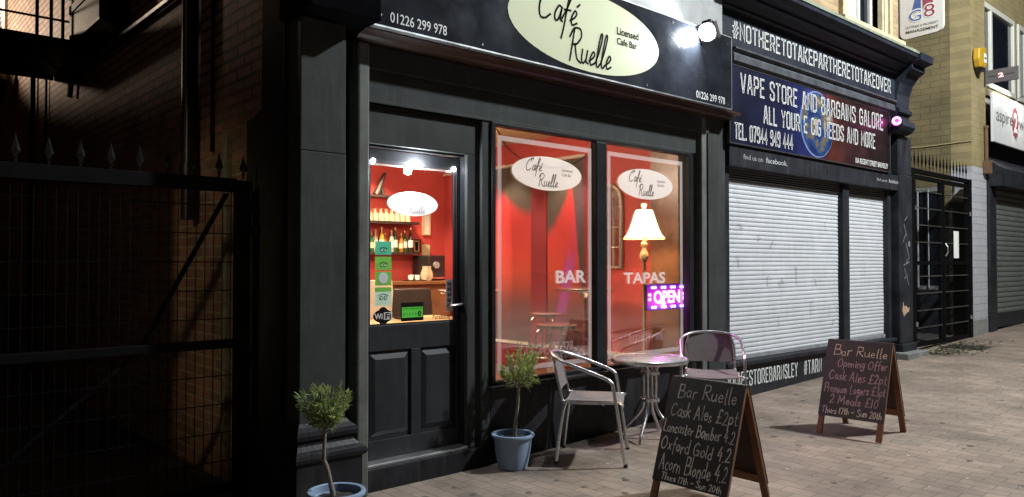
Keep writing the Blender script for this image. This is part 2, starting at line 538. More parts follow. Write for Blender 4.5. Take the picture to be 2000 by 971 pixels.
SCRIPT.update({
 'C': ".6|.42,.72 .5,.9 .62,1.02 .66,.9 .5,.95 .2,.75 .04,.35 .1,.03 .3,0 .5,.14", 'R': ".62|.12,0 .22,1;.02,.7 .2,.98 .5,1 .58,.78 .4,.55 .2,.5;.3,.52 .45,.12 .66,0",
 'a': ".36|.34,.4 .2,.44 .06,.2 .12,.02 .24,.1 .33,.4;.33,.4 .3,.1 .4,.04", 'f': ".3|-.02,.1 .2,.5 .36,.95 .28,1.02 .2,.7 .1,-.1 .04,-.42;.05,.38 .32,.4",
 'e': ".32|.02,.12 .2,.24 .27,.36 .18,.42 .06,.2 .12,.02 .32,.1", '\u00e9': ".32|.02,.12 .2,.24 .27,.36 .18,.42 .06,.2 .12,.02 .32,.1;.26,.55 .36,.64",
 'u': ".4|.06,.42 .05,.12 .14,.01 .28,.14;.32,.42 .28,.1 .4,.04", 'l': ".24|.0,.1 .16,.5 .26,.98 .17,1.0 .08,.5 .06,.1 .14,.0 .24,.1",
})
COND = {
 'A': ".38|0,0 .14,1 .24,1 .38,0;.07,.32 .31,.32", 'B': ".36|0,0 0,1 .26,1 .34,.9 .34,.6 .26,.52 0,.52;.26,.52 .36,.43 .36,.1 .27,0 0,0", 'C': ".36|.36,.72 .36,.9 .27,1 .09,1 0,.9 0,.1 .09,0 .27,0 .36,.1 .36,.28",
 'D': ".36|0,0 0,1 .25,1 .36,.88 .36,.12 .25,0 0,0", 'E': ".32|.32,1 0,1 0,0 .32,0;0,.52 .27,.52", 'G': ".36|.36,.76 .36,.9 .27,1 .09,1 0,.9 0,.1 .09,0 .27,0 .36,.1 .36,.48 .2,.48",
 'H': ".36|0,0 0,1;.36,0 .36,1;0,.52 .36,.52", 'I': ".02|.01,0 .01,1", 'K': ".38|0,0 0,1;.36,1 .02,.45;.1,.58 .38,0", 'L': ".3|0,1 0,0 .3,0", 'M': ".44|0,0 0,1 .22,.35 .44,1 .44,0",
 'N': ".36|0,0 0,1 .36,0 .36,1", 'O': ".36|.18,1 .09,1 0,.9 0,.1 .09,0 .27,0 .36,.1 .36,.9 .27,1 .18,1", 'P': ".36|0,0 0,1 .27,1 .36,.9 .36,.55 .27,.46 0,.46", 'R': ".38|0,0 0,1 .27,1 .36,.9 .36,.55 .27,.46 0,.46;.2,.46 .38,0",
 'S': ".36|.36,.76 .36,.9 .27,1 .09,1 0,.9 0,.65 .36,.38 .36,.1 .27,0 .09,0 0,.1 0,.26", 'T': ".38|0,1 .38,1;.19,1 .19,0", 'U': ".36|0,1 0,.1 .09,0 .27,0 .36,.1 .36,1", 'V': ".38|0,1 .17,0 .21,0 .38,1",
 'Y': ".38|0,1 .19,.5 .38,1;.19,.5 .19,0", '#': ".44|.1,0 .16,1;.28,0 .34,1;0,.35 .42,.35;.02,.68 .44,.68", '0': ".36|.18,1 .09,1 0,.9 0,.1 .09,0 .27,0 .36,.1 .36,.9 .27,1 .18,1", '7': ".36|0,1 .36,1 .12,0",
 '9': ".36|.36,.52 .09,.52 0,.6 0,.9 .09,1 .27,1 .36,.9 .36,.1 .27,0 .09,0 0,.1", '4': ".4|.28,0 .28,1 0,.3 .4,.3", '1': ".12|0,.85 .1,1 .1,0", ' ': ".18|", '.': ".04|.02,0 .02,.08",
}


def strokes(text, font, gap, slant=0.0, smooth=True, jit=0.0):
    x = 0
    out = []
    for ch in text:
        adv, _, body = font[ch].partition('|')
        dy = random.uniform(-jit, jit)
        sc = 1 + random.uniform(-jit, jit) * 1.5
        if body:
            for st in body.split(';'):
                pts = [tuple(map(float, q.split(','))) for q in st.split()]
                pts = [Vector((x + p[0] * sc + slant * p[1], p[1] * sc + dy, 0)) for p in pts]
                out.append(spline(pts, 5) if smooth else pts)
        x += float(adv) + gap
    return out, x - gap


def ribbon_to(mb, pts, wd, fr):
    """flat strip along 2-D points, mapped to 3-D by fr(x, y)"""
    pts = [Vector((p[0], p[1])) for p in pts]
    q = [pts[0]]
    for p in pts[1:]:
        if (p - q[-1]).length > 1e-5:
            q.append(p)
    pts = q
    if len(pts) < 2:
        return
    d0 = (pts[1] - pts[0]).normalized()
    d1 = (pts[-1] - pts[-2]).normalized()
    closed = (pts[0] - pts[-1]).length < 1e-4
    if not closed:
        pts[0] = pts[0] - d0 * wd * 0.35
        pts[-1] = pts[-1] + d1 * wd * 0.35
    L, R_ = [], []
    n = len(pts)
    for i in range(n):
        a = (pts[i] - pts[i - 1]).normalized() if i > 0 else ((pts[0] - pts[-2]).normalized() if closed else d0)
        b = (pts[i + 1] - pts[i]).normalized() if i < n - 1 else ((pts[1] - pts[0]).normalized() if closed else d1)
        t = a + b
        if t.length < 0.05:
            t = b
        t.normalize()
        nr = Vector((-t.y, t.x))
        k = max(0.55, nr.dot(Vector((-b.y, b.x))))
        L.append(pts[i] + nr * (wd / 2 / k))
        R_.append(pts[i] - nr * (wd / 2 / k))
    o = len(mb.v)
    for a, b in zip(L, R_):
        mb.v += [Vector(fr(a.x, a.y)), Vector(fr(b.x, b.y))]
    for i in range(n - 1):
        mb.f.append((o + 2 * i, o + 2 * i + 1, o + 2 * i + 3, o + 2 * i + 2))


def write(text, font, fr, x0, x1, y0, h, wd, gap=0.08, slant=0.0, smooth=True, jit=0.0, mb=None):
    """stroke lettering fitted between x0 and x1, cap height h, baseline y0"""
    mb = mb or MB()
    st, wt = strokes(text, font, gap, slant, smooth, jit)
    sx = (x1 - x0) / wt
    for pts in st:
        ribbon_to(mb, [(x0 + p.x * sx, y0 + p.y * h) for p in pts], wd, fr)
    return mb


def front(y):
    return lambda x, z: (x, y, z)


_fc = {}


def type_mesh(body, bold=0.0):
    cu = bpy.data.curves.new('lettering', 'FONT')
    cu.body = body
    cu.size = 1
    cu.offset = bold
    cu.resolution_u = 3
    ob = bpy.data.objects.new('lettering', cu)
    COL.objects.link(ob)
    dg = bpy.context.evaluated_depsgraph_get()
    me = bpy.data.meshes.new_from_object(ob.evaluated_get(dg))
    vs = [v.co.copy() for v in me.vertices]
    fs = [tuple(p.vertices) for p in me.polygons]
    bpy.data.objects.remove(ob)
    bpy.data.curves.remove(cu)
    bpy.data.meshes.remove(me)
    return vs, fs


def typeset(body, fr, x0, x1, z0, z1, bold=0.0, mb=None):
    """printed lettering whose ink box fills x0..x1, z0..z1"""
    mb = mb or MB()
    vs, fs = type_mesh(body, bold)
    ax, bx = min(v.x for v in vs), max(v.x for v in vs)
    ay, by = min(v.y for v in vs), max(v.y for v in vs)
    mb.add([fr(x0 + (v.x - ax) / (bx - ax) * (x1 - x0), z0 + (v.y - ay) / (by - ay) * (z1 - z0)) for v in vs], fs)
    return mb


def oval(fr, cx, cz, rx, rz, n=64):
    return MB().add([fr(cx + rx * cos(2 * pi * k / n), cz + rz * sin(2 * pi * k / n)) for k in range(n)], [tuple(range(n))])


def rect(fr, x0, x1, z0, z1, mb=None):
    mb = mb or MB()
    return mb.add([fr(x0, z0), fr(x1, z0), fr(x1, z1), fr(x0, z1)], [(0, 1, 2, 3)])


def frame_strip(fr, x0, x1, z0, z1, t):
    m = MB()
    rect(fr, x0, x0 + t, z0, z1, m)
    rect(fr, x1 - t, x1, z0, z1, m)
    rect(fr, x0 + t, x1 - t, z0, z0 + t, m)
    rect(fr, x0 + t, x1 - t, z1 - t, z1, m)
    return m


def gz(x):
    return 0.03 + 0.028 * max(0.0, x - 3.5)


# ================================================================== SETTING
xs = [-30, -6, 0, 2, 3.5] + [4.5 + i for i in range(0, 14)] + [22, 30, 45]
m = MB()
ys = [-40, -12, -6, -3, -1.5, -0.5, 0.6, 3, 8, 30]
for x in xs:
    for y in ys:
        m.v.append(Vector((x, y, gz(min(x, 26)))))
for i in range(len(xs) - 1):
    for j in range(len(ys) - 1):
        a = i * len(ys) + j
        m.f.append((a, a + len(ys), a + len(ys) + 1, a + 1))
g = m.build('pavement', pavers, None)
g['kind'] = 'structure'
# smooth dark asphalt in the right-hand passage mouth, a sheet just above the blocks
alley = MB()
alley.add([(10.85, 0.35, gz(10.85) + .004), (13.34, 0.35, gz(13.34) + .004), (13.34, 9, gz(13.34) + .004), (10.85, 9, gz(10.85) + .004)], [(0, 1, 2, 3)])
asph = mat('dark_asphalt', (0.05, 0.05, 0.045), 0.9, var=0.4, nscale=8, bump=0.5, bscale=80)
o = alley.build('passage_ground', asph)
o['kind'] = 'structure'
alley = MB()
alley.add([(-1.2, 0.2, .034), (1.94, 0.2, .034), (1.94, 16, .034), (-1.2, 16, .034)], [(0, 1, 2, 3)])
o = alley.build('alley_ground', asph)
o['kind'] = 'structure'

# ================================================================== CAFE BUILDING
cafe = thing('cafe_building', 'charcoal shopfront building with red lit window beside dark alley', 'building', (1.95, 0, 0))
# outer brick shell: side wall and upper front, hollow
sw = MB()
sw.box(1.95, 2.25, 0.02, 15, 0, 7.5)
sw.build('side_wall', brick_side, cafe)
rn = MB()
rn.prism([(1.942, 0.012, 0), (1.942, 0.51, 0), (1.942, 0.505, 2.33), (1.942, 0.40, 2.34), (1.942, 0.29, 2.38), (1.942, 0.275, 4.5), (1.942, 0.012, 4.5)], (0.007, 0, 0))
rn.build('render_patch', render_dark, cafe)
box('upper_wall', brick_front, 2.25, 6.44, 0.02, 0.3, 3.98, 7.5, cafe)
box('corner_return', blackp, 1.945, 2.03, -0.004, 0.02, 0.0, 4.0, cafe)
box('roof', render_dark, 1.9, 6.44, -0.02, 15, 7.5, 7.6, cafe)

# left pilaster with its moulded base
box('pilaster', charcoal, 1.975, 2.262, -0.16, 0.03, 0.5, 2.083, cafe, 0.005)
box('pilaster', charcoal, 1.975, 2.2605, -0.1585, 0.03, 2.0855, 2.86, cafe, 0.005)
pb = MB()
prof = [(0.0, 0.03), (0.055, 0.03), (0.055, 0.335), (0.07, 0.345), (0.075, 0.365), (0.068, 0.385), (0.045, 0.405), (0.028, 0.43), (0.024, 0.45), (0.038, 0.462), (0.042, 0.485), (0.034, 0.508), (0.012, 0.53), (0.0, 0.55)]
loops = []
for d, z in prof:
    loops.append([(1.97 - d * .7, 0.03, z), (1.97 - d * .7, -0.165 - d, z), (2.267 + d * 1.35, -0.165 - d, z), (2.267 + d * 1.35, 0.03, z)])
for i in range(len(loops) - 1):
    pb.add(loops[i] + loops[i + 1], [(0, 1, 5, 4), (1, 2, 6, 5), (2, 3, 7, 6)])
pb.add(loops[-1], [(0, 1, 2, 3)])
pb.build('pilaster_base', riserp, cafe, smooth=40)
box('corbel', mat('deep_black_paint', (0.005, 0.005, 0.006), 0.8, var=0.3, spec=0.0), 1.925, 2.37, -0.37, 0.02, 2.84, 4.0, cafe, 0.01)  # even deep black, darker than the charcoal pilaster below
# grey posts each side of the front, and the right pilaster
box('post', postp, 2.395, 2.475, -0.07, 0.13, 0.03, 2.80, cafe, 0.012)
box('post', postp, 6.005, 6.085, -0.05, 0.13, 0.10, 2.80, cafe, 0.012)
box('recess', blackp, 2.262, 2.40, 0.04, 0.1, 0.03, 2.82, cafe)
box('recess', blackp, 5.92, 6.14, 0.06, 0.12, 0.09, 2.82, cafe)
box('pilaster', charcoal, 6.135, 6.42, -0.03, 0.05, 0.09, 2.86, cafe, 0.006)
# entablature: architrave board, moulding, soffit, upper fascia board behind the sign
box('architrave', charcoal, 2.37, 6.13, -0.045, 0.05, 2.655, 2.80, cafe, 0.004)
mo = MB()
mo.prism([(2.37, -0.05, 2.80), (2.37, -0.10, 2.815), (2.37, -0.12, 2.83), (2.37, -0.20, 2.845), (2.37, -0.20, 2.862), (2.37, 0.0, 2.862)], (4.05, 0, 0))
mo.build('soffit_moulding', soffit_b, cafe)
box('fascia_board', grey_fascia, 2.37, 6.18, -0.16, 0.02, 2.864, 4.0, cafe)
# head panels
hp = MB()
hp.box(2.475, 5.99, 0.0, 0.05, 2.462, 2.654)
hp.build('head_panel', charcoal, cafe, bevel=0.004)
box('head_bead', charcoal, 2.475, 5.93, -0.012, 0.0, 2.452, 2.47, cafe, 0.003)
tp = MB()
tp.box(2.475, 3.40, 0.035, 0.07, 2.205, 2.425)
tp.build('transom_panel', charcoal, cafe, bevel=0.003)
fr = MB()
fr.box(2.475, 3.48, 0.05, 0.12, 2.425, 2.455)
fr.box(3.40, 3.425, 0.03, 0.12, 0.17, 2.43)
fr.box(3.20 + .12, 3.40, 0.035, 0.07, 0.17, 2.203)
fr.box(3.425, 3.50, 0.0, 0.10, 0.05, 2.452)
fr.build('door_frame', charcoal, cafe, bevel=0.004)
jb = MB()
jb.box(3.318, 3.33, 0.07, 0.155, 0.17, 2.2)
jb.box(2.475, 3.33, 0.07, 0.155, 2.19, 2.205)
jb.build('door_rebate', blackp, cafe)

# door
door = MB()
DY0, DY1 = 0.115, 0.158
door.box(2.478, 2.585, DY0, DY1, 0.19, 2.185)
door.box(3.285, 3.316, DY0, DY1, 0.19, 2.185)
door.box(2.585, 3.285, DY0, DY1, 2.11, 2.185)
door.box(2.585, 3.285, DY0, DY1, 0.88, 1.045)
door.box(2.585, 3.285, DY0, DY1, 0.19, 0.31)
door.box(2.91, 2.985, DY0, DY1, 0.31, 0.88)
door.box(2.585, 2.91, DY0 + .018, DY1 - .004, 0.31, 0.88)
door.box(2.985, 3.285, DY0 + .018, DY1 - .004, 0.31, 0.88)
dr = door.build('shop_door', doorp, cafe, bevel=0.003)
for x0, x1 in ((2.60, 2.895), (3.0, 3.272)):
    pm = MB()
    z0, z1 = 0.33, 0.862
    b = 0.035
    yy0, yy1 = DY0 + 0.0175, DY0 + 0.001
    vs = [(x0, yy0, z0), (x1, yy0, z0), (x1, yy0, z1), (x0, yy0, z1), (x0 + b, yy1, z0 + b), (x1 - b, yy1, z0 + b), (x1 - b, yy1, z1 - b), (x0 + b, yy1, z1 - b)]
    pm.add(vs, [(4, 5, 6, 7), (0, 1, 5, 4), (1, 2, 6, 5), (2, 3, 7, 6), (3, 0, 4, 7)])
    pm.build('door_panel', doorp, dr)
box('door_glass', window_glass, 2.585, 3.285, 0.138, 0.142, 1.045, 2.11, dr)
bd = MB()
for a in ((2.585, 2.597, 1.045, 2.11), (3.273, 3.285, 1.045, 2.11)):
    bd.box(a[0], a[1], 0.12, 0.137, a[2], a[3])
bd.box(2.597, 3.273, 0.12, 0.137, 1.045, 1.055)
bd.box(2.597, 3.273, 0.12, 0.137, 2.098, 2.11)
bd.build('glazing_bead', cream_trim if False else doorp, dr)
hd = MB()
hd.box(3.292, 3.314, 0.108, 0.114, 1.055, 1.235)
hd.build('handle_plate', blackp, dr)
hd = MB()
hd.tube([(3.303, 0.112, 1.165), (3.303, 0.065, 1.165), (3.29, 0.055, 1.165), (3.20, 0.052, 1.158), (3.185, 0.054, 1.157)], [0.010, 0.010, 0.010, 0.008, 0.008], 8)
hd.build('door_handle', chrome, dr, smooth=50)
FD = front(0.1355)
oval(FD, 2.935, 1.845, 0.205, 0.082).build('oval_sticker', vinyl_w, dr)
FD2 = front(0.134)
write('Caf\u00e9', SCRIPT, FD2, 2.83, 2.935, 1.845, 0.055, 0.004, 0.03, 0.12).build('oval_lettering', grey_let, dr)
t = write('Ruelle', SCRIPT, FD2, 2.90, 3.03, 1.785, 0.055, 0.004, 0.03, 0.12)
t.build('oval_lettering', grey_let, dr)
# stickers on the door glass
def sticker(name, m_, x0, x1, z0, z1):
    return rect(FD, x0, x1, z0, z1).build(name, m_, dr)
sticker('square_sticker', green1, 2.642, 2.766, 1.502, 1.590)
sticker('square_sticker', green2, 2.642, 2.766, 1.402, 1.490)
sticker('square_sticker', green2, 2.642, 2.766, 1.302, 1.393)
s4 = sticker('square_sticker', pale_green, 2.642, 2.766, 1.170, 1.262)
sticker('sticker_band', green2, 2.642, 2.766, 1.262, 1.291)
oval(FD2, 2.704, 1.352, 0.036, 0.036).build('round_print', vinyl_w, dr)
for cz, s in ((1.532, 1), (1.434, 1), (1.222, 1.35)):
    ow = MB()
    for dx in (-0.012, 0.012):
        q = oval(FD2, 2.704 + dx * s, cz, 0.0095 * s, 0.0095 * s, 16)
        ow.add(q.v, q.f)
    ribbon_to(ow, spline([(2.704 - 0.028 * s, cz + 0.010 * s), (2.704, cz + 0.019 * s), (2.704 + 0.028 * s, cz + 0.010 * s)], 5), 0.004, FD2)
    ow.build('owl_print', black_let, dr)
ep = front(0.1328)
for cz, s in ((1.532, 1), (1.434, 1), (1.222, 1.35)):
    pr = MB()
    for dx in (-0.012, 0.012):
        q = oval(ep, 2.704 + dx * s, cz, 0.006 * s, 0.006 * s, 12)
        pr.add(q.v, q.f)
    pr.build('eye_print', pale_green, dr)
wf = MB()
q = oval(FD, 2.704, 1.104, 0.076, 0.044, 40)
wf.add(q.v, q.f)
q = oval(front(0.1352), 2.704, 1.104, 0.045, 0.058, 40)
wf.add(q.v, q.f)
wf.build('badge_sticker', black_let, dr)
wl = typeset('Wi', FD2, 2.638, 2.698, 1.085, 1.122, 0.03)
wl.build('badge_lettering', vinyl_l, dr)
rect(front(0.1335), 2.708, 2.772, 1.08, 1.128).build('badge_panel', vinyl_l, dr)
typeset('Fi', front(0.1322), 2.718, 2.762, 1.085, 1.122, 0.03).build('badge_lettering', black_let, dr)
rect(FD, 2.842, 3.022, 1.062, 1.185).build('rating_sticker', black_let, dr)
rect(FD2, 2.848, 3.016, 1.085, 1.155).build('rating_print', lime, dr)
q = typeset('FOOD HYGIENE RATING', front(0.1325), 2.856, 3.008, 1.139, 1.150)
typeset('0  1  2  3  4', front(0.1325), 2.860, 2.960, 1.10, 1.118, mb=q)
cc = oval(front(0.1326), 2.988, 1.11, 0.014, 0.019, 20)
q.add(cc.v, cc.f)
q.build('rating_lettering', black_let, dr)
typeset('5', front(0.131), 2.982, 2.994, 1.099, 1.121, 0.02).build('rating_digit', lime, dr)
typeset('Facebook', FD, 3.10, 3.25, 1.062, 1.095, 0.015).build('door_lettering', black_let, dr)
sticker('card_sticker', paper, 3.212, 3.268, 1.115, 1.335)
cs = MB()
for k in range(5):
    rect(FD2, 3.222, 3.258, 1.14 + k * 0.038, 1.165 + k * 0.038, cs)
cs.build('card_print', mat('blue_grey_print', (0.12, 0.16, 0.25), 0.6), dr)
# step and threshold
box('door_step', riserp, 2.475, 3.50, -0.01, 0.3, 0.02, 0.168, cafe, 0.006)
box('threshold', alu_edge, 2.478, 3.318, 0.02, 0.16, 0.168, 0.188, cafe, 0.004)

# shop window
wfm = MB()
wfm.box(3.50, 3.535, -0.02, 0.06, 0.60, 2.452)
wfm.box(5.865, 5.93, -0.01, 0.06, 0.60, 2.452)
wfm.box(3.535, 5.865, -0.012, 0.05, 2.43, 2.452)
wfm.box(3.535, 5.865, -0.01, 0.05, 0.585, 0.612)
win = wfm.build('shop_window', blackp, cafe, bevel=0.004)
box('mullion', blackp, 4.605, 4.735, -0.012, 0.06, 0.612, 2.43, win, 0.01)
box('window_glass', window_glass, 3.535, 4.605, 0.022, 0.026, 0.612, 2.43, win)
box('window_glass', window_glass, 4.735, 5.865, 0.022, 0.026, 0.612, 2.43, win)
FW = front(0.0195)
FW2 = front(0.018)
frame_strip(FW, 3.585, 4.578, 0.66, 2.368, 0.036).build('border_vinyl', vinyl_b, win)
frame_strip(FW, 4.775, 5.80, 0.66, 2.368, 0.036).build('border_vinyl', vinyl_b, win)
for cx, sc in ((4.09, 0.985), (5.275, 1.0)):
    rx, rz = 0.375 * sc, 0.13 * sc
    cz = 2.128
    oval(FW2, cx, cz, rx, rz).build('oval_sticker', vinyl_w, win)
    F3 = front(0.0165)
    chl = mat('charcoal_lettering', (0.06, 0.06, 0.06), 0.6)
    write('Caf\u00e9', SCRIPT, F3, cx - 0.235, cx - 0.07, cz + 0.012, 0.095, 0.0072, 0.02, 0.16).build('oval_lettering', chl, win)
    write('Ruelle', SCRIPT, F3, cx - 0.11, cx + 0.10, cz - 0.10, 0.095, 0.0072, 0.02, 0.16).build('oval_lettering', chl, win)
    typeset('Licensed', F3, cx + 0.15, cx + 0.265, cz + 0.028, cz + 0.05).build('oval_lettering', chl, win)
    typeset('Cafe Bar', F3, cx + 0.15, cx + 0.255, cz - 0.008, cz + 0.014).build('oval_lettering', chl, win)
typeset('BAR', FW2, 4.175, 4.512, 1.293, 1.392, 0.025).build('window_lettering', vinyl_l, win)
typeset('TAPAS', FW2, 4.978, 5.54, 1.272, 1.370, 0.025).build('window_lettering', vinyl_l, win)
typeset('01226 299 978', FW2, 3.86, 4.36, 0.775, 0.845).build('window_numbers', vinyl_t, win)
typeset('01226 299 978', FW2, 5.04, 5.50, 0.775, 0.84).build('window_numbers', vinyl_t, win)
# stall riser and sill
box('stall_riser', riserp, 3.50, 5.995, 0.0, 0.1, 0.0, 0.555, cafe, 0.004)
box('window_sill', riserp, 3.47, 5.93, -0.055, 0.1, 0.556, 0.584, cafe, 0.008)

fl_ = MB()
fl_.box(2.26, 3.50, 0.121, 0.159, 2.206, 3.05)
fl_.build('front_lining', blackp, cafe)
box('front_lining', blackp, 3.50, 6.44, 0.101, 0.159, 2.453, 3.05, cafe)
box('front_lining', blackp, 5.93, 6.44, 0.121, 0.159, 0.05, 2.453, cafe)
box('front_lining', blackp, 3.33, 3.50, 0.121, 0.159, 0.169, 2.205, cafe)
box('front_lining', blackp, 2.26, 2.476, 0.131, 0.159, 0.05, 2.206, cafe)
# interior shell
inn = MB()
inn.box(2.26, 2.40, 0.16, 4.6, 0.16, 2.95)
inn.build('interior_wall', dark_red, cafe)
box('interior_wall', red_wall, 2.40, 6.57, 4.5, 4.6, 0.16, 2.95, cafe)
box('interior_wall', red_wall, 6.45, 6.57, 0.06, 4.5, 0.16, 2.95, cafe)
box('interior_floor', darkwood, 2.40, 6.45, 0.17, 4.5, 0.12, 0.16, cafe)
box('interior_ceiling', ceil_m, 2.40, 6.45, 0.06, 4.5, 2.95, 3.05, cafe)
box('picture_rail', cream_trim, 6.425, 6.45, 1.80, 4.5, 2.66, 2.695, cafe, 0.004)
box('dado_rail', cream_trim, 6.425, 6.45, 1.02, 4.5, 0.44, 0.475, cafe, 0.004)
box('lower_wall', dark_red, 6.44, 6.452, 1.0, 4.5, 0.16, 0.44, cafe)
box('wall_strip', dark_red, 6.41, 6.45, 2.42, 2.68, 0.475, 2.655, cafe)
box('wall_strip', dark_red, 6.41, 6.45, 1.66, 1.80, 0.475, 2.655, cafe)
box('brown_wall_panel', brownw, 6.40, 6.45, 0.07, 0.85, 0.16, 2.94, cafe)
box('inner_sill', wood_ct, 3.51, 5.93, 0.062, 0.30, 0.555, 0.60, cafe, 0.006)


# abstract printed wall panels (soft red flame shapes on olive), real flat prints
def print_material(name, bound, purple):
    """bound: (y, z) points of the upper edge of the red shape, in the print's own frame"""
    mm = bpy.data.materials.new(name)
    mm.use_nodes = True
    n = mm.node_tree
    L = n.links.new
    b = n.nodes['Principled BSDF']
    b.inputs['Roughness'].default_value = 0.42
    tc = n.nodes.new('ShaderNodeTexCoord')
    sp = n.nodes.new('ShaderNodeSeparateXYZ')
    L(tc.outputs['Object'], sp.inputs[0])
    ns = n.nodes.new('ShaderNodeTexNoise')
    ns.inputs['Scale'].default_value = 2.2
    ns.inputs['Detail'].default_value = 2
    L(tc.outputs['Object'], ns.inputs['Vector'])

    def math(op, a_, b_=None, c_=None):
        q = n.nodes.new('ShaderNodeMath')
        q.operation = op
        for i, v in enumerate((a_, b_, c_)):
            if v is None:
                continue
            if isinstance(v, (int, float)):
                q.inputs[i].default_value = v
            else:
                L(v, q.inputs[i])
        return q.outputs[0]

    def ramp(v, lo, hi, els):
        mr = n.nodes.new('ShaderNodeMapRange')
        mr.inputs[1].default_value = lo
        mr.inputs[2].default_value = hi
        L(v, mr.inputs[0])
        rp = n.nodes.new('ShaderNodeValToRGB')
        cr = rp.color_ramp
        cr.interpolation = 'B_SPLINE' if len(els) > 3 else 'EASE'
        cr.elements[0].position, cr.elements[0].color = els[0][0], els[0][1]
        cr.elements[1].position, cr.elements[1].color = els[-1][0], els[-1][1]
        for p_, c_ in els[1:-1]:
            e = cr.elements.new(p_)
            e.color = c_
        L(mr.outputs[0], rp.inputs['Fac'])
        return rp.outputs['Color']

    def mix(f, c1, c2):
        q = n.nodes.new('ShaderNodeMix')
        q.data_type = 'RGBA'
        L(f, q.inputs[0])
        for i, c in ((6, c1), (7, c2)):
            if isinstance(c, tuple):
                q.inputs[i].default_value = c
            else:
                L(c, q.inputs[i])
        return q.outputs[2]

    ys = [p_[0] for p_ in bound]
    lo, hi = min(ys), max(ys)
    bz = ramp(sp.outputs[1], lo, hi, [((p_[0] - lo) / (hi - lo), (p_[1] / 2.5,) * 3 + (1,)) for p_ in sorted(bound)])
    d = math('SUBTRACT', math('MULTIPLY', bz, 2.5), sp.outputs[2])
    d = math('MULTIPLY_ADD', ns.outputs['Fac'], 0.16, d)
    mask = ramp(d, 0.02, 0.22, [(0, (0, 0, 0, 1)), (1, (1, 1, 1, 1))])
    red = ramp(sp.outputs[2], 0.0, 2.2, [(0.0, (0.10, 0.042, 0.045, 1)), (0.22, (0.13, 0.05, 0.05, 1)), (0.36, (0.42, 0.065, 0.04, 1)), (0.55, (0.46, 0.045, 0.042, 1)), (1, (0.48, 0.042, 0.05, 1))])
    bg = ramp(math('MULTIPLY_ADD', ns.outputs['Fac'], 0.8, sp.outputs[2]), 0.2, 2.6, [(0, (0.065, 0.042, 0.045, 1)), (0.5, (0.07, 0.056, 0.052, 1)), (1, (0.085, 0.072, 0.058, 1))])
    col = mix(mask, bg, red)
    if purple:
        pv = math('ABSOLUTE', math('SUBTRACT', math('MULTIPLY_ADD', sp.outputs[2], -0.24, 0.17), sp.outputs[1]))
        pm = ramp(pv, 0.03, 0.12, [(0, (0.85, 0.85, 0.85, 1)), (1, (0, 0, 0, 1))])
        zz = ramp(sp.outputs[2], 0.25, 1.15, [(0, (0, 0, 0, 1)), (0.2, (1, 1, 1, 1)), (0.8, (1, 1, 1, 1)), (1, (0, 0, 0, 1))])
        pm2 = n.nodes.new('ShaderNodeMix')
        pm2.data_type = 'RGBA'
        pm2.blend_type = 'MULTIPLY'
        pm2.inputs[0].default_value = 1
        L(pm, pm2.inputs[6])
        L(zz, pm2.inputs[7])
        col = mix(pm2.outputs[2], col, (0.30, 0.06, 0.30, 1))
    L(col, b.inputs['Base Color'])
    return mm


XP = 6.425
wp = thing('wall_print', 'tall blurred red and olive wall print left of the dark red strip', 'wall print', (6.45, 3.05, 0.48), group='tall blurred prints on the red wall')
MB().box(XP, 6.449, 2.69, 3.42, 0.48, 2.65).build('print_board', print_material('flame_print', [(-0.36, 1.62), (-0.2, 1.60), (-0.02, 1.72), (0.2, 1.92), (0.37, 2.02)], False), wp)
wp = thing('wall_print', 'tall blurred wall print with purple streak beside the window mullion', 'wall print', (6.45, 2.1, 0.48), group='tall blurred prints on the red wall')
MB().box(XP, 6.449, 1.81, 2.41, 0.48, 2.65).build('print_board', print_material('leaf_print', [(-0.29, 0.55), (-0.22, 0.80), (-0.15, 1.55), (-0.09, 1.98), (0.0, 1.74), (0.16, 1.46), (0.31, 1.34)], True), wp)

# ================================================================== CAFE SIGN
sign = thing('fascia_sign', 'long glossy black shop sign with cream oval above the cafe window', 'sign', (4.3, -0.2, 2.85))
box('sign_board', signblack, 2.395, 6.18, -0.25, -0.205, 2.862, 3.515, sign)
eg = MB()
eg.box(2.388, 6.187, -0.254, -0.204, 2.852, 2.862)
eg.box(2.385, 2.395, -0.254, -0.204, 2.862, 3.515)
eg.box(6.18, 6.19, -0.254, -0.204, 2.862, 3.515)
eg.box(2.385, 6.19, -0.254, -0.204, 3.515, 3.525)
eg.build('sign_edge', alu_edge, sign)
FS = front(-0.2525)
FS2 = front(-0.2545)
oval(FS, 4.272, 3.185, 0.83, 0.30).build('sign_oval', cream, sign)
write('Caf\u00e9', SCRIPT, FS2, 3.72, 4.12, 3.195, 0.27, 0.016, 0.02, 0.16).build('sign_lettering', black_let, sign)
write('Ruelle', SCRIPT, FS2, 4.02, 4.50, 2.935, 0.25, 0.016, 0.02, 0.16).build('sign_lettering', black_let, sign)
typeset('Licensed', FS2, 4.575, 4.84, 3.232, 3.29, 0.02).build('sign_lettering', black_let, sign)
typeset('Cafe Bar', FS2, 4.575, 4.82, 3.155, 3.208, 0.02).build('sign_lettering', black_let, sign)
typeset('01226 299 978', FS, 2.503, 2.925, 2.892, 2.955, 0.005).build('sign_numbers', white_let, sign)
t = typeset('01226 299 978', FS, 5.63, 6.075, 2.888, 2.952, 0.005)
t.build('sign_numbers', white_let, sign)
sc = MB()
for x, z in ((2.44, 2.925), (3.22, 2.895), (4.95, 2.895), (6.13, 2.90), (6.13, 3.46), (2.44, 3.46), (5.3, 3.48)):
    sc.lathe([(0.010, 0), (0.007, 0.004)], (0, 0, 0), 10)
    for v in sc.v[-20:]:
        v[:] = (x + v.x, -0.2505 - v.z, z + v.y)
sc.build('screw_heads', chrome, sign)

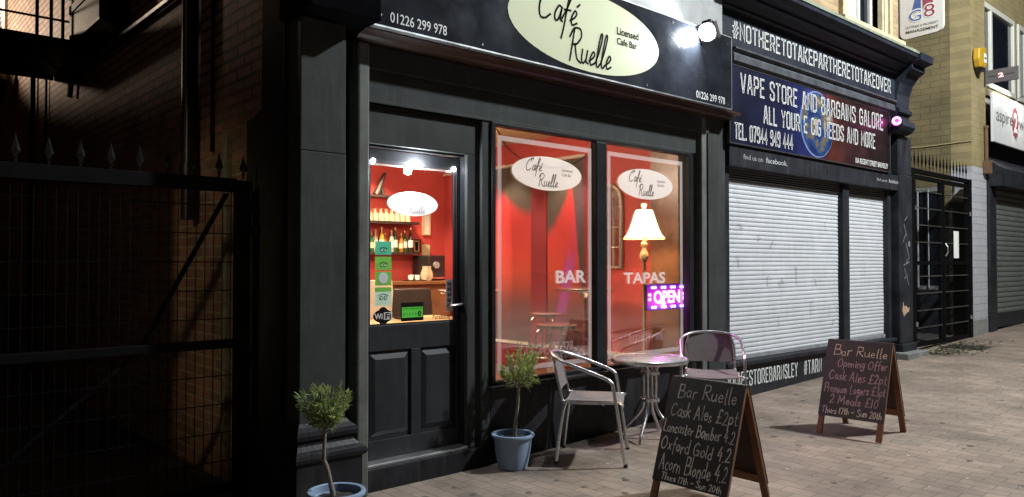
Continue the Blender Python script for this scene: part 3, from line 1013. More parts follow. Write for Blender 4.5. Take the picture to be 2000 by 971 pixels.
# floodlight on the right end of the sign
fl = thing('floodlight', 'blazing white LED floodlight at the right end of the cafe sign', 'floodlight', (5.6, -0.25, 3.45))
MB().tube([(5.72, -0.252, 3.56), (5.76, -0.31, 3.58), (5.69, -0.35, 3.52)], 0.012, 8).build('arm', bpaint_iron, fl)
a = Vector((-0.74, 0.06, -0.34)).normalized()       # aims along the sign and back at it
ux = a.cross(Vector((0, 0, 1))).normalized()
uy = ux.cross(a)
c0 = Vector((5.66, -0.345, 3.445))
MB().obox(c0 - ux * .09 - uy * .08 - a * .05, ux * .18, uy * .16, a * .05).build('housing', blk_plastic, fl, bevel=0.006)
m = MB()
m.add([c0 + a * .004 + ux * .085 * cos(2 * pi * k / 28) + uy * .075 * sin(2 * pi * k / 28) for k in range(28)], [tuple(range(28))])
m.build('led_panel', emit_mat('led_white', (0.85, 0.93, 1.0), 200), fl)
lamp('floodlight_beam', 'SPOT', c0 + a * 0.02, 34, (0.85, 0.93, 1.0), 0.05, fl, c0 + a, 150, 0.6)

# ================================================================== VAPE SHOP (neighbour)
vs_ = thing('terraced_shop_building', 'dark shuttered shop building with two white roller shutters', 'building', (6.44, 0, 0))
FY = 0.0
box('upper_wall', brick_front, 6.44, 9.05, 0.03, 0.3, 4.12, 7.5, vs_)
up = MB()
up.box(10.02, 10.76, 0.03, 0.3, 4.12, 7.5)
up.box(9.05, 10.02, 0.03, 0.3, 6.1, 7.5)
up.build('upper_wall', brick_front, vs_)
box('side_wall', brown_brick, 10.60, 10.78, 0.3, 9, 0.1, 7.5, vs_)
box('back_wall', render_dark, 6.6, 10.6, 2.4, 2.6, 0.1, 7.5, vs_)
# upper window
uw = MB()
uw.box(9.05, 9.11, 0.10, 0.16, 4.33, 6.1)
uw.box(9.96, 10.02, 0.10, 0.16, 4.33, 6.1)
uw.box(9.62, 9.67, 0.10, 0.16, 4.33, 6.1)
uw.box(9.11, 9.62, 0.10, 0.16, 4.33, 4.37)
uw.box(9.67, 9.96, 0.10, 0.16, 4.33, 4.37)
uwo = uw.build('upper_window', upvc, vs_, bevel=0.004)
box('window_blind', mat('pale_blind', (0.55, 0.57, 0.58), 0.8, var=0.15, nscale=5), 9.11, 9.62, 0.135, 0.142, 4.37, 6.1, uwo)
box('window_pane', dark_glass, 9.67, 9.96, 0.135, 0.142, 4.37, 6.1, uwo)
js = MB()
js.box(8.93, 9.05, -0.03, 0.10, 4.32, 6.1)
js.build('window_surround', stone, vs_, bevel=0.006)
js = MB()
js.box(10.02, 10.30, -0.03, 0.10, 4.32, 6.1)
js.box(10.06, 10.10, -0.045, -0.03, 4.32, 6.1)
js.box(10.19, 10.26, -0.06, -0.03, 4.32, 6.1)
js.build('window_surround', stone, vs_, bevel=0.006)
box('window_sill', stone, 8.70, 10.42, -0.16, 0.12, 4.25, 4.318, vs_, 0.008)
# cornice, swept profile along x
cp = [(0.03, 3.86), (-0.13, 3.86), (-0.15, 3.875), (-0.15, 3.90), (-0.20, 3.93), (-0.27, 3.945), (-0.27, 3.97), (-0.34, 3.99), (-0.385, 4.03), (-0.39, 4.07), (0.03, 4.07)]
c = MB()
c.prism([(6.185, y, z) for y, z in cp], (4.065, 0, 0))
c.build('cornice', cornicep, vs_)
c = MB()
c.prism([(6.45, -0.40, 4.072), (6.45, -0.40, 4.10), (6.45, 0.03, 4.16), (6.45, 0.03, 4.072)], (3.85, 0, 0))
c.build('cornice_flashing', lead, vs_)
box('hashtag_board', cornicep, 6.185, 10.20, -0.10, 0.03, 3.52, 3.858, vs_)
hl = write('#NOTHERETOTAKEPARTHERETOTAKEOVER', COND, front(-0.103), 6.45, 10.06, 3.612, 0.155, 0.0205, 0.20, 0, False)
hlo = hl.build('board_lettering', white_let, vs_)
hl = write('#NOTHERETOTAKEPARTHERETOTAKEOVER', COND, front(-0.1045), 6.45, 10.06, 3.612, 0.155, 0.003, 0.20, 0, False)
hl.build('lettering_inline', black_let, vs_)
md = MB()
md.prism([(6.44, 0.03, 3.37), (6.44, -0.09, 3.37), (6.44, -0.12, 3.39), (6.44, -0.12, 3.45), (6.44, -0.10, 3.48), (6.44, -0.14, 3.50), (6.44, -0.14, 3.518), (6.44, 0.03, 3.518)], (3.72, 0, 0))
md.build('fascia_moulding', mat('weathered_slate_paint', (0.055, 0.058, 0.068), 0.6, var=0.45, nscale=6, bump=0.25, spec=0.15), vs_)
box('fascia_backing', vapep, 6.44, 10.16, -0.06, 0.03, 2.585, 3.37, vs_)
box('lower_fascia', vapep, 6.44, 10.46, -0.065, 0.02, 2.385, 2.583, vs_, 0.006)
typeset('find us on', front(-0.068), 6.68, 7.04, 2.465, 2.515).build('fascia_lettering', grey_let, vs_)
typeset('facebook.', front(-0.068), 7.10, 7.53, 2.465, 2.52, 0.015).build('fascia_lettering', grey_let, vs_)
typeset('find us on', front(-0.068), 9.72, 10.02, 2.47, 2.51).build('fascia_lettering', grey_let, vs_)
typeset('facebook.', front(-0.068), 10.07, 10.42, 2.47, 2.52, 0.015).build('fascia_lettering', grey_let, vs_)


def streaked(m_, tone=(0.20, 0.185, 0.17), amount=0.24):
    n = m_.node_tree
    b = n.nodes['Principled BSDF']
    src = b.inputs['Base Color'].links[0].from_socket
    tc = n.nodes.new('ShaderNodeTexCoord')
    mp = n.nodes.new('ShaderNodeMapping')
    mp.inputs['Scale'].default_value = (9, 1, 0.7)
    n.links.new(tc.outputs['Object'], mp.inputs['Vector'])
    ns = n.nodes.new('ShaderNodeTexNoise')
    ns.inputs['Scale'].default_value = 2.2
    ns.inputs['Detail'].default_value = 7
    ns.inputs['Roughness'].default_value = 0.7
    n.links.new(mp.outputs[0], ns.inputs['Vector'])
    mr = n.nodes.new('ShaderNodeMapRange')
    mr.inputs[1].default_value = 0.52
    mr.inputs[2].default_value = 0.74
    mr.inputs[3].default_value = 0.0
    mr.inputs[4].default_value = amount
    n.links.new(ns.outputs['Fac'], mr.inputs[0])
    mx = n.nodes.new('ShaderNodeMix')
    mx.data_type = 'RGBA'
    mx.inputs[7].default_value = tuple(tone) + (1,)
    n.links.new(mr.outputs[0], mx.inputs[0])
    n.links.new(src, mx.inputs[6])
    n.links.new(mx.outputs[2], b.inputs['Base Color'])


streaked(shutter_w)
streaked(charcoal, (0.085, 0.085, 0.08), 0.5)
streaked(doorp, (0.055, 0.055, 0.055), 0.45)
streaked(riserp, (0.07, 0.066, 0.06), 0.5)
streaked(vapep, (0.07, 0.07, 0.072), 0.5)


def corrugated(name, m_, x0, x1, z0, z1, pitch, depth, y, parent):
    mb = MB()
    n = int((z1 - z0) / pitch)
    pr = []
    for k in range(n + 1):
        for f_, d in ((0.0, 0.0), (0.08, 0.75), (0.3, 1.0), (0.62, 0.9), (0.9, 0.35)):
            z = z0 + (k + f_) * (z1 - z0) / (n + 1)
            pr.append((y - depth * d, z))
    pr.append((y, z1))
    o_ = len(mb.v)
    nx = 9
    for k, (yy, zz) in enumerate(pr):
        for i in range(nx):
            f_ = i / (nx - 1)
            xx = x0 + (x1 - x0) * f_
            sag = 0.003 * sin(3.1 * f_ + zz * 9) + 0.002 * sin(zz * 4.3 + f_ * 2)
            mb.v.append(Vector((xx, yy + sag * 0.5, zz + sag * 0.6)))
    for k in range(len(pr) - 1):
        for i in range(nx - 1):
            a_ = k * nx + i
            mb.f.append((a_, a_ + 1, a_ + nx + 1, a_ + nx))
    return mb.build(name, m_, parent, smooth=35)


corrugated('roller_shutter', shutter_w, 6.53, 8.95, 0.505, 2.275, 0.0455, 0.0105, 0.075, vs_)
corrugated('roller_shutter', shutter_w, 9.10, 10.21, 0.49, 2.275, 0.0455, 0.0105, 0.075, vs_)
corrugated('shutter_lath', shutter_d, 6.53, 8.95, 2.275, 2.40, 0.03, 0.014, 0.05, vs_)
corrugated('shutter_lath', shutter_d, 9.10, 10.21, 2.275, 2.40, 0.03, 0.014, 0.05, vs_)
for x0, x1, z0 in ((8.945, 9.105, .48), (10.205, 10.30, .46), (6.44, 6.535, .10)):
    box('shutter_guide', vapep, x0, x1, 0.0, 0.12, z0, 2.42, vs_, 0.006)
sr = MB()
sr.box(6.42, 10.36, -0.005, 0.14, 0.02, 0.44)
sr.build('stall_riser', vapep, vs_)
box('riser_sill', vapep, 6.42, 10.33, -0.05, 0.14, 0.44, 0.485, vs_, 0.01)
write('#VAPESTOREBARNSLEY', COND, front(-0.008), 6.48, 7.82, 0.235, 0.138, 0.016, 0.22, 0, False).build('riser_lettering', white_let, vs_)
write('#TARN', COND, front(-0.008), 7.97, 8.36, 0.235, 0.138, 0.016, 0.22, 0, False).build('riser_lettering', white_let, vs_)
for x0, x1, z0 in ((6.53, 8.945, .487), (9.105, 10.205, .487)):
    box('bottom_rail', mat('grimy_shutter_rail', (0.24, 0.245, 0.26), 0.5, var=0.3, nscale=12), x0, x1, 0.045, 0.085, z0, z0 + .045, vs_, 0.004)
sf_ = MB()
rs = random.Random(9)
for k in range(16):
    x, z = rs.uniform(6.6, 8.9), rs.uniform(0.7, 2.1)
    ribbon_to(sf_, [(x, z), (x + rs.uniform(-.04, .04), z + rs.uniform(-.09, .09)), (x + rs.uniform(-.05, .05), z + rs.uniform(-.12, .12))], rs.uniform(0.004, 0.009), front(0.0588))
sf_.build('scuff_marks', mat('grey_scuff', (0.16, 0.16, 0.17), 0.7), vs_)
# right pilaster with base block, corbel
box('pilaster', vapep, 10.36, 10.78, -0.08, 0.2, 0.40, 2.60, vs_, 0.01)
ps = MB()
ps.box(10.36, 10.79, -0.07, 0.2, 2.6, 3.12)
ps.build('pilaster', vapep, vs_, bevel=0.01)
bs = MB()
bs.box(10.33, 10.81, -0.12, 0.2, 0.30, 0.40)
bs.build('pilaster_base', vapep, vs_, bevel=0.012)
box('plinth_block', mat('grey_stone_block', (0.16, 0.16, 0.155), 0.8, var=0.3, bump=0.3), 10.20, 10.86, -0.24, 0.2, 0.10, 0.30, vs_, 0.012)
cb = MB()
prof = [(0.03, 3.12), (-0.10, 3.12), (-0.16, 3.15), (-0.20, 3.20), (-0.19, 3.27), (-0.12, 3.31), (-0.12, 3.36), (-0.16, 3.38), (-0.16, 3.43), (-0.12, 3.45), (-0.13, 3.62), (-0.17, 3.75), (-0.25, 3.86), (-0.32, 3.90), (-0.32, 3.97), (-0.42, 4.0), (-0.43, 4.09), (0.03, 4.09)]
cb.prism([(10.20, y, z) for y, z in prof], (0.40, 0, 0))
cb.build('corbel', cornicep, vs_, bevel=0.006)
sv = MB()
for k in range(14):
    a0 = k / 13 * 1.6 * pi
    r = 0.075 * (1 - k / 20)
    sv.v.append(Vector((0, -0.14 + r * cos(a0) * 0.7, 3.22 + r * sin(a0))))
pts = [tuple(v) for v in sv.v]
MB().tube([(10.195, p[1], p[2]) for p in pts], 0.012, 6).build('corbel_scroll', cornicep, vs_)
box('mossy_block', mat('mossy_stone', (0.20, 0.21, 0.10), 0.9, var=0.4, nscale=15), 10.36, 10.56, -0.25, -0.05, 4.10, 4.22, vs_, 0.01)
# worn patch and scratched graffiti on the pilaster
wpz = MB()
pat = [(10.42, 0.83), (10.45, 0.95), (10.48, 0.88), (10.54, 0.89), (10.62, 0.85), (10.66, 0.87), (10.63, 0.81), (10.54, 0.79), (10.47, 0.75)]
wpz.add([(x, -0.0825, z) for x, z in pat], [tuple(range(len(pat)))])
wpz.build('chipped_patch', mat('bare_wood_patch', (0.42, 0.28, 0.19), 0.9, var=0.35, nscale=25), vs_)
gr = MB()
for pts in ([(10.50, 1.95), (10.58, 1.80)], [(10.52, 2.0), (10.60, 2.06)], [(10.46, 1.72), (10.54, 1.82)], [(10.56, 1.70), (10.66, 1.52), (10.56, 1.45)], [(10.48, 1.42), (10.66, 1.46)], [(10.50, 1.38), (10.60, 1.22), (10.64, 1.16)], [(10.5, 1.25), (10.6, 1.28)]):
    ribbon_to(gr, pts, 0.014, front(-0.0825))
q = oval(front(-0.0826), 10.66, 1.70, 0.035, 0.04, 12)
gr.add(q.v, q.f)
gr.build('graffiti', mat('faded_grey_paint', (0.17, 0.17, 0.17), 0.8, var=0.4, nscale=40), vs_)

# banner sign with planet
bn = thing('banner_sign', 'wide dark printed sign with glowing planet above the white shutters', 'sign', (8.2, -0.1, 2.6))


def banner_material():
    mm = bpy.data.materials.new('space_print')
    mm.use_nodes = True
    n = mm.node_tree
    b = n.nodes['Principled BSDF']
    b.inputs['Roughness'].default_value = 0.35
    tc = n.nodes.new('ShaderNodeTexCoord')
    sp = n.nodes.new('ShaderNodeSeparateXYZ')
    n.links.new(tc.outputs['Object'], sp.inputs[0])
    mr = n.nodes.new('ShaderNodeMapRange')
    mr.inputs[1].default_value = -1.8
    mr.inputs[2].default_value = 1.9
    n.links.new(sp.outputs[0], mr.inputs[0])
    rp = n.nodes.new('ShaderNodeValToRGB')
    els = [(0.0, (0.005, 0.007, 0.022)), (0.28, (0.007, 0.009, 0.034)), (0.40, (0.014, 0.021, 0.10)), (0.56, (0.075, 0.017, 0.012)), (0.66, (0.032, 0.011, 0.012)), (1.0, (0.014, 0.008, 0.010))]
    cr = rp.color_ramp
    cr.elements[0].position = els[0][0]
    cr.elements[0].color = els[0][1] + (1,)
    cr.elements[1].position = 1.0
    cr.elements[1].color = els[-1][1] + (1,)
    for p_, c_ in els[1:-1]:
        e = cr.elements.new(p_)
        e.color = c_ + (1,)
    n.links.new(mr.outputs[0], rp.inputs['Fac'])
    ns = n.nodes.new('ShaderNodeTexNoise')
    ns.inputs['Scale'].default_value = 3
    ns.inputs['Detail'].default_value = 6
    n.links.new(tc.outputs['Object'], ns.inputs['Vector'])
    m2 = n.nodes.new('ShaderNodeMapRange')
    m2.inputs[1].default_value = 0.3
    m2.inputs[2].default_value = 0.7
    m2.inputs[3].default_value = 0.45
    m2.inputs[4].default_value = 1.5
    n.links.new(ns.outputs['Fac'], m2.inputs[0])
    hs = n.nodes.new('ShaderNodeHueSaturation')
    n.links.new(m2.outputs[0], hs.inputs['Value'])
    n.links.new(rp.outputs[0], hs.inputs['Color'])
    n.links.new(hs.outputs[0], b.inputs['Base Color'])
    return mm


box('sign_panel', banner_material(), 6.42, 10.06, -0.085, -0.062, 2.605, 3.355, bn)
ed = MB()
ed.box(6.41, 10.07, -0.09, -0.06, 2.595, 2.605)
ed.box(6.41, 10.07, -0.09, -0.06, 3.355, 3.363)
ed.box(10.06, 10.07, -0.09, -0.06, 2.605, 3.355)
ed.box(6.41, 6.42, -0.09, -0.06, 2.605, 3.355)
ed.build('sign_edge', mat('dark_metal_edge', (0.1, 0.1, 0.1), 0.4, 0.6), bn)


def planet_material():
    mm = bpy.data.materials.new('planet_print')
    mm.use_nodes = True
    n = mm.node_tree
    b = n.nodes['Principled BSDF']
    b.inputs['Roughness'].default_value = 0.35
    tc = n.nodes.new('ShaderNodeTexCoord')
    ns = n.nodes.new('ShaderNodeTexNoise')
    ns.inputs['Scale'].default_value = 5.5
    ns.inputs['Detail'].default_value = 8
    n.links.new(tc.outputs['Object'], ns.inputs['Vector'])
    rp = n.nodes.new('ShaderNodeValToRGB')
    cr = rp.color_ramp
    cr.elements[0].position = 0.36
    cr.elements[0].color = (0.008, 0.02, 0.08, 1)
    cr.elements[1].position = 0.70
    cr.elements[1].color = (0.42, 0.42, 0.44, 1)
    for p_, c_ in ((0.48, (0.02, 0.05, 0.16, 1)), (0.53, (0.10, 0.09, 0.05, 1)), (0.60, (0.15, 0.10, 0.07, 1))):
        e = cr.elements.new(p_)
        e.color = c_
    n.links.new(ns.outputs['Fac'], rp.inputs['Fac'])
    n.links.new(rp.outputs[0], b.inputs['Base Color'])
    return mm


oval(front(-0.0865), 8.15, 2.978, 0.385, 0.368).build('planet_rim', mat('blue_white_glow_print', (0.13, 0.19, 0.36), 0.4), bn)
oval(front(-0.088), 8.165, 2.978, 0.365, 0.350).build('planet_disc', planet_material(), bn)
for wd, mm_, yy, nm in ((0.0215, white_let, -0.0895, 'sign_lettering'), (0.003, black_let, -0.091, 'lettering_inline')):
    f_ = front(yy)
    write('VAPE STORE AND BARGAINS GALORE', COND, f_, 6.61, 9.85, 3.115, 0.175, wd, 0.21, 0, False).build(nm, mm_, bn)
    write('ALL YOUR E CIG NEEDS AND MORE', COND, f_, 7.03, 9.62, 2.862, 0.165, wd, 0.21, 0, False).build(nm, mm_, bn)
    write('TEL. 07944 949 444', COND, f_, 6.50, 7.60, 2.650, 0.145, wd * 0.9, 0.21, 0, False).build(nm, mm_, bn)
typeset('10A REGENT STREET BARNSLEY', front(-0.0895), 9.08, 10.0, 2.635, 2.70, 0.012).build('address_lettering', white_let, bn)
pk = thing('pink_lamp', 'small round lamp glowing pink on the corbel of the dark shop', 'lamp', (10.0, -0.2, 3.24))
MB().tube([(10.18, -0.13, 3.24), (10.08, -0.17, 3.24)], 0.025, 10).build('lamp_stem', blk_plastic, pk)
MB().tube([(10.08, -0.16, 3.24), (10.02, -0.19, 3.235)], 0.055, 14).build('lamp_body', mat('pink_plastic', (0.5, 0.05, 0.3), 0.4, emit=(1, 0.1, 0.7), estr=0.5), pk, smooth=40)
m = MB().tube([Vector((10.012, -0.195, 3.235)) + Vector((0.02 * cos(a_) , -0.035 * cos(a_) , 0.04 * sin(a_))) for a_ in [2 * pi * k / 14 for k in range(14)]], 0.013, 6, closed=True)
m.build('lamp_ring', emit_mat('pink_glow', (1.0, 0.16, 0.75), 5), pk)

# ================================================================== BROWN BRICK BUILDING
bb = thing('brown_brick_building', 'brown brick building with white painted corner and grey roller shutter', 'building', (13.35, 0, 0))
BX = 13.35
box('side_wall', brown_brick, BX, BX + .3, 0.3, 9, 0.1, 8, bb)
box('corner_pier', brown_brick_f, BX, 14.02, 0.0, 0.299, 2.97, 8, bb)
bp_ = MB()
bp_.box(BX, BX + .004, 0.004, 0.30, 2.97, 8)
box('painted_pier', white_brick, BX, 14.02, 0.0, 0.299, 0.55, 2.968, bb)
box('pier_plinth', mat('grey_plinth', (0.2, 0.2, 0.19), 0.9, var=0.25, bump=0.4), BX - .004, 14.024, -0.004, 0.299, 0.15, 0.549, bb)
box('upper_wall', brown_brick_f, 14.02, 20, 0.06, 0.3, 4.23, 4.36, bb)
box('upper_wall', brown_brick_f, 14.02, 20, 0.06, 0.3, 5.75, 8, bb)
for k, (x0, x1) in enumerate(((14.02, 15.75), (15.95, 17.6))):
    f_ = MB()
    f_.box(x0, x0 + .09, 0.03, 0.10, 4.36, 5.75)
    f_.box(x1 - .09, x1, 0.03, 0.10, 4.36, 5.75)
    f_.box(x0 + .09, x1 - .09, 0.03, 0.10, 4.36, 4.45)
    f_.box(x0 + .09, x1 - .09, 0.03, 0.10, 5.66, 5.75)
    f_.box(x0 + .42, x0 + .50, 0.03, 0.10, 4.45, 5.66)
    wo = f_.build('upper_window', upvc, bb, bevel=0.006)
    box('window_pane', dark_glass, x0 + .09, x1 - .09, 0.075, 0.085, 4.45, 5.66, wo)
box('window_pier', brown_brick_f, 15.75, 15.95, 0.06, 0.3, 4.36, 5.75, bb)
box('shopfront_backing', vapep, 14.02, 20, 0.12, 0.3, 0.2, 4.23, bb)
sb = MB()
sb.prism([(14.10, 0.1, 2.70), (14.10, -0.20, 2.70), (14.10, -0.20, 2.98), (14.10, 0.1, 3.22)], (5.9, 0, 0))
sb.build('shutter_box', vapep, bb)
box('shutter_guide', vapep, 14.06, 14.40, -0.03, 0.12, 0.25, 2.70, bb, 0.01)
corrugated('roller_shutter', shutter_g, 14.40, 19.8, 0.60, 2.70, 0.09, 0.02, 0.06, bb)
box('shutter_foot', vapep, 14.40, 19.8, 0.0, 0.11, 0.38, 0.60, bb)

asg = thing('white_shop_sign', 'white sign with dark lettering lit from above on the brown building', 'sign', (16, -0.05, 3.3))
box('sign_panel', mat('white_sign_board', (0.55, 0.56, 0.57), 0.4, var=0.04), 14.06, 19.6, -0.10, -0.06, 3.42, 4.22, asg)
dark_grey_let = mat('dark_grey_lettering', (0.06, 0.06, 0.07), 0.5)
typeset('aspire', front(-0.103), 14.20, 15.05, 3.70, 3.98, 0.0).build('sign_lettering', dark_grey_let, asg)
t = typeset('work', front(-0.103), 15.40, 16.15, 3.76, 3.98, 0.0)
t.build('sign_lettering', dark_grey_let, asg)
sp_ = MB()
pts = []
for k in range(28):
    a_ = 2 * pi * k / 28
    r = 0.21 if k % 2 else 0.27
    pts.append((15.20 + r * 0.72 * cos(a_), -0.1035, 3.85 + r * 1.15 * sin(a_)))
sp_.add(pts, [tuple(range(28))])
sp_.build('splash_emblem', mat('dark_red_print', (0.22, 0.05, 0.06), 0.5), asg)
typeset('2', front(-0.105), 15.10, 15.31, 3.68, 4.02, 0.03).build('emblem_digit', mat('pale_pink_print', (0.7, 0.6, 0.6), 0.5), asg)
for k, x in enumerate((15.55,)):
    sl = thing('sign_spotlight', 'small bright spotlight on an arm above the white sign', 'spotlight', (x, -0.1, 4.3))
    MB().tube([(x, 0.0, 4.30), (x, -0.32, 4.42)], 0.014, 6).build('arm', alu, sl)
    MB().lathe([(0.02, 0.06), (0.05, 0.04), (0.06, 0.0)], (x, -0.32, 4.36), 14).build('shade', alu, sl, smooth=40)
    MB().lathe([(0.001, 0.0), (0.052, 0.0)], (x, -0.32, 4.357), 14, cap=False).build('bulb', emit_mat('spot_white', (1.0, 0.97, 0.85), 40), sl)
    lamp('sign_spot', 'SPOT', (x - .3, -0.42, 4.40), 26, (1.0, 0.97, 0.88), 0.06, sl, (x - .5, -0.1, 3.95), 150, 0.7)

ps_ = thing('projecting_sign', 'grey projecting sign with red and white 2 beside the yellow alarm box', 'sign', (14.0, 0, 4.35))
MB().box(13.97, 14.0, -0.48, 0.0, 4.345, 4.56).build('sign_box', mat('dark_grey_metal', (0.09, 0.08, 0.085), 0.5, var=0.15), ps_, bevel=0.006)
MB().box(13.955, 13.972, -0.02, 0.0, 4.30, 4.60).build('bracket', blk_plastic, ps_)
SX2 = lambda y, z: (13.9685, -y, z)
t = typeset('2', SX2, 0.20, 0.275, 4.42, 4.49, 0.03)
t.build('digit', emit_mat('pale_red_glow', (1.0, 0.45, 0.45), 0.9), ps_)
t = MB()
rect(SX2, 0.06, 0.18, 4.447, 4.456, t)
rect(SX2, 0.29, 0.42, 4.452, 4.461, t)
t.build('sign_stripe', black_let, ps_)
al = thing('alarm_box', 'yellow burglar alarm box on the corner of the brown building', 'alarm', (13.45, 0, 4.6))
m = MB()
m.prism([(13.412, -0.015, 4.818), (13.708, -0.015, 4.871), (13.739, -0.015, 4.660), (13.677, -0.015, 4.537), (13.443, -0.015, 4.519), (13.381, -0.015, 4.642)], (0, -0.10, 0))
m.build('casing', yellow, al, bevel=0.02)
MB().prism([(13.459, -0.02, 4.515), (13.669, -0.02, 4.532), (13.630, -0.02, 4.466), (13.505, -0.02, 4.458)], (0, -0.09, 0)).build('base', blk_plastic, al, bevel=0.006)
rect(front(-0.1165), 13.58, 13.70, 4.62, 4.76).build('label', paper, al)
rect(front(-0.118), 13.60, 13.68, 4.67, 4.70).build('label_print', black_let, al)
jb_ = thing('drain_pipe', 'rusty pipe ending in a box on the painted brick corner', 'pipe', (13.95, -0.03, 2.9))
MB().tube([(13.93, -0.03, 3.62), (13.93, -0.03, 3.10)], 0.03, 10).build('pipe', mat('rusty_pipe', (0.12, 0.06, 0.03), 0.8, var=0.3), jb_, smooth=40)
MB().box(13.84, 14.02, -0.09, -0.002, 2.88, 3.09).build('box', mat('rusty_pipe', (0.12, 0.06, 0.03)), jb_, bevel=0.01)
MB().tube([(13.93, -0.03, 3.62), (13.93, -0.03, 3.66)], 0.04, 10).build('collar', mat('rusty_pipe', (0.12, 0.06, 0.03)), jb_)
cbl = MB().tube([(BX - .012, 1.2, 3.37), (BX - .012, 0.8, 3.34), (BX - .012, 0.0, 3.36)], 0.008, 6).build('wall_cable', mat('pale_cable', (0.4, 0.32, 0.16), 0.7))
tag(cbl, 'thin pale cable running across the rough brown side wall', 'cable')

# barred window in the passage
bw = thing('barred_window', 'barred window on the brown wall behind the right gate', 'window', (BX, 0.7, 1.1))
MB().box(BX - .006, BX - .002, 0.45, 0.98, 1.08, 2.60).build('pane', dark_glass, bw)
f_ = MB()
f_.box(BX - .05, BX - .006, 0.42, 1.0, 2.60, 2.67)
f_.box(BX - .05, BX - .006, 0.42, 1.0, 1.02, 1.08)
f_.box(BX - .05, BX - .006, 0.42, 0.46, 1.08, 2.60)
f_.build('frame', mat('dirty_grey_frame', (0.2, 0.2, 0.19), 0.7, var=0.2), bw)
for y in (0.62, 0.78, 0.92):
    MB().tube([(BX - .07, y, 1.05), (BX - .07, y, 2.64)], 0.012, 6).build('bar', mat('grey_bar_paint', (0.4, 0.41, 0.4), 0.5, var=0.2), bw)
pd = MB().box(13.26, BX - .002, 0.01, 0.31, 0.3, 2.40).build('dark_duct', blk_plastic)
tag(pd, 'dark vertical duct on the brown wall behind the gate', 'duct')

pl = MB().box(BX - .05, BX - .002, 0.42, 1.6, 0.28, 1.02).build('shade_board', vapep)  # dark board added where the passage wall only lies in shade
tag(pl, 'dark boarding on the wall under the barred passage window', 'shade board')

# G8 projecting sign
g8 = thing('letting_sign', 'pale rounded projecting sign with large blue and maroon emblem', 'sign', (10.7, 0, 4.4))
m = MB()
ol = []
y0, y1, z0, z1, r = 0.02, -0.52, 4.42, 5.25, 0.09
for cy, cz, a0 in ((y0 - r, z0 + r, 1.5 * pi), (y1 + r, z0 + .02 + r, pi), (y1 + r, z1 - r, 0.5 * pi), (y0 - r, z1 - r, 0)):
    for k in range(6):
        a_ = a0 - k / 5 * pi / 2 if False else a0 + (k / 5) * pi / 2
        ol.append((10.68, cy + r * cos(a_), cz + r * sin(a_)))
# order the outline by angle round the middle
mid = Vector((10.68, (y0 + y1) / 2, (z0 + z1) / 2))
ol.sort(key=lambda p_: math.atan2(p_[2] - mid.z, p_[1] - mid.y))
m.prism(ol, (0.05, 0, 0))
m.build('sign_panel', mat('off_white_plastic', (0.52, 0.50, 0.47), 0.4, var=0.06), g8, bevel=0.004)
MB().box(10.66, 10.75, 0.02, 0.12, 4.44, 5.2).build('bracket', blk_plastic, g8)
S8 = lambda d: (lambda yy, zz: (10.6785 - d, -yy, zz))
blue_p = mat('navy_print', (0.05, 0.09, 0.24), 0.5)
red_p = mat('maroon_print', (0.24, 0.04, 0.07), 0.5)
m = MB().add([S8(0)(*q_) for q_ in ((0.12, 4.72), (0.25, 4.78), (0.25, 5.10), (0.22, 5.10))], [(0, 1, 2, 3)])
m.build('blue_wedge', blue_p, g8)
m = MB().add([S8(0)(*q_) for q_ in ((0.27, 4.78), (0.40, 4.84), (0.34, 5.10), (0.27, 5.10))], [(0, 1, 2, 3)])
m.build('red_wedge', red_p, g8)
typeset('G', S8(0.0012), 0.09, 0.265, 4.625, 4.80, 0.05).build('letter_outline', white_let, g8)
typeset('8', S8(0.0012), 0.275, 0.43, 4.645, 4.84, 0.05).build('letter_outline', white_let, g8)
typeset('G', S8(0.0024), 0.10, 0.255, 4.64, 4.785, 0.0).build('letter', blue_p, g8)
typeset('8', S8(0.0024), 0.285, 0.42, 4.66, 4.825, 0.0).build('letter', red_p, g8)
typeset('MANAGEMENT', S8(0.0012), 0.06, 0.46, 4.49, 4.53, 0.01).build('sign_lettering', dark_grey_let, g8)
t = typeset('LETTINGS & PROPERTY', S8(0.0012), 0.06, 0.46, 4.555, 4.585)
t.build('sign_lettering', dark_grey_let, g8)

# ================================================================== GATES
def finial(mb, x, y, z, h):
    mb.lathe([(0.006, 0), (0.006, h * .16), (0.015, h * .2), (0.007, h * .25), (0.024, h * .42), (0.021, h * .5), (0.009, h * .78), (0.001, h)], (x, y, z), 5)
    # flatten into a leaf blade
    for v in mb.v[-40:]:
        v.y = y + (v.y - y) * 0.55


ga = thing('spiked_alley_gate', 'tall black mesh gate with leaf spikes across the dark alley', 'gate', (0.6, 0.3, 0))
m = MB()
m.box(1.79, 1.87, 0.27, 0.33, 0.03, 1.935)
m.build('gate_post', bpaint_iron, ga, bevel=0.004)
for z0, z1 in ((1.865, 1.945), (0.955, 1.005), (0.12, 0.17)):
    MB().box(-0.9, 1.79, 0.275, 0.325, z0, z1).build('rail', bpaint_iron, ga, bevel=0.004)
m = MB()
x = -0.88
while x < 1.78:
    m.tube([(x, 0.31, 0.17), (x, 0.31, 1.87)], 0.0028, 4)
    x += 0.05
z = 0.30
while z < 1.85:
    m.tube([(-0.88, 0.316, z), (1.79, 0.316, z)], 0.003, 4)
    z += 0.165
m.build('mesh_panel', bpaint_iron, ga)
x = 1.837 - 0.142 * 18
for k in range(19):
    f_ = MB()
    finial(f_, 1.837 - 0.1435 * k, 0.30, 1.944, 0.145)
    f_.build('finial', iron_lit, ga, smooth=30)
MB().obox((1.28, 0.33, 0.98), (0.03, 0, 0.0), (0, 0.012, 0), (-1.0, 0, -0.82)).build('brace', bpaint_iron, ga)
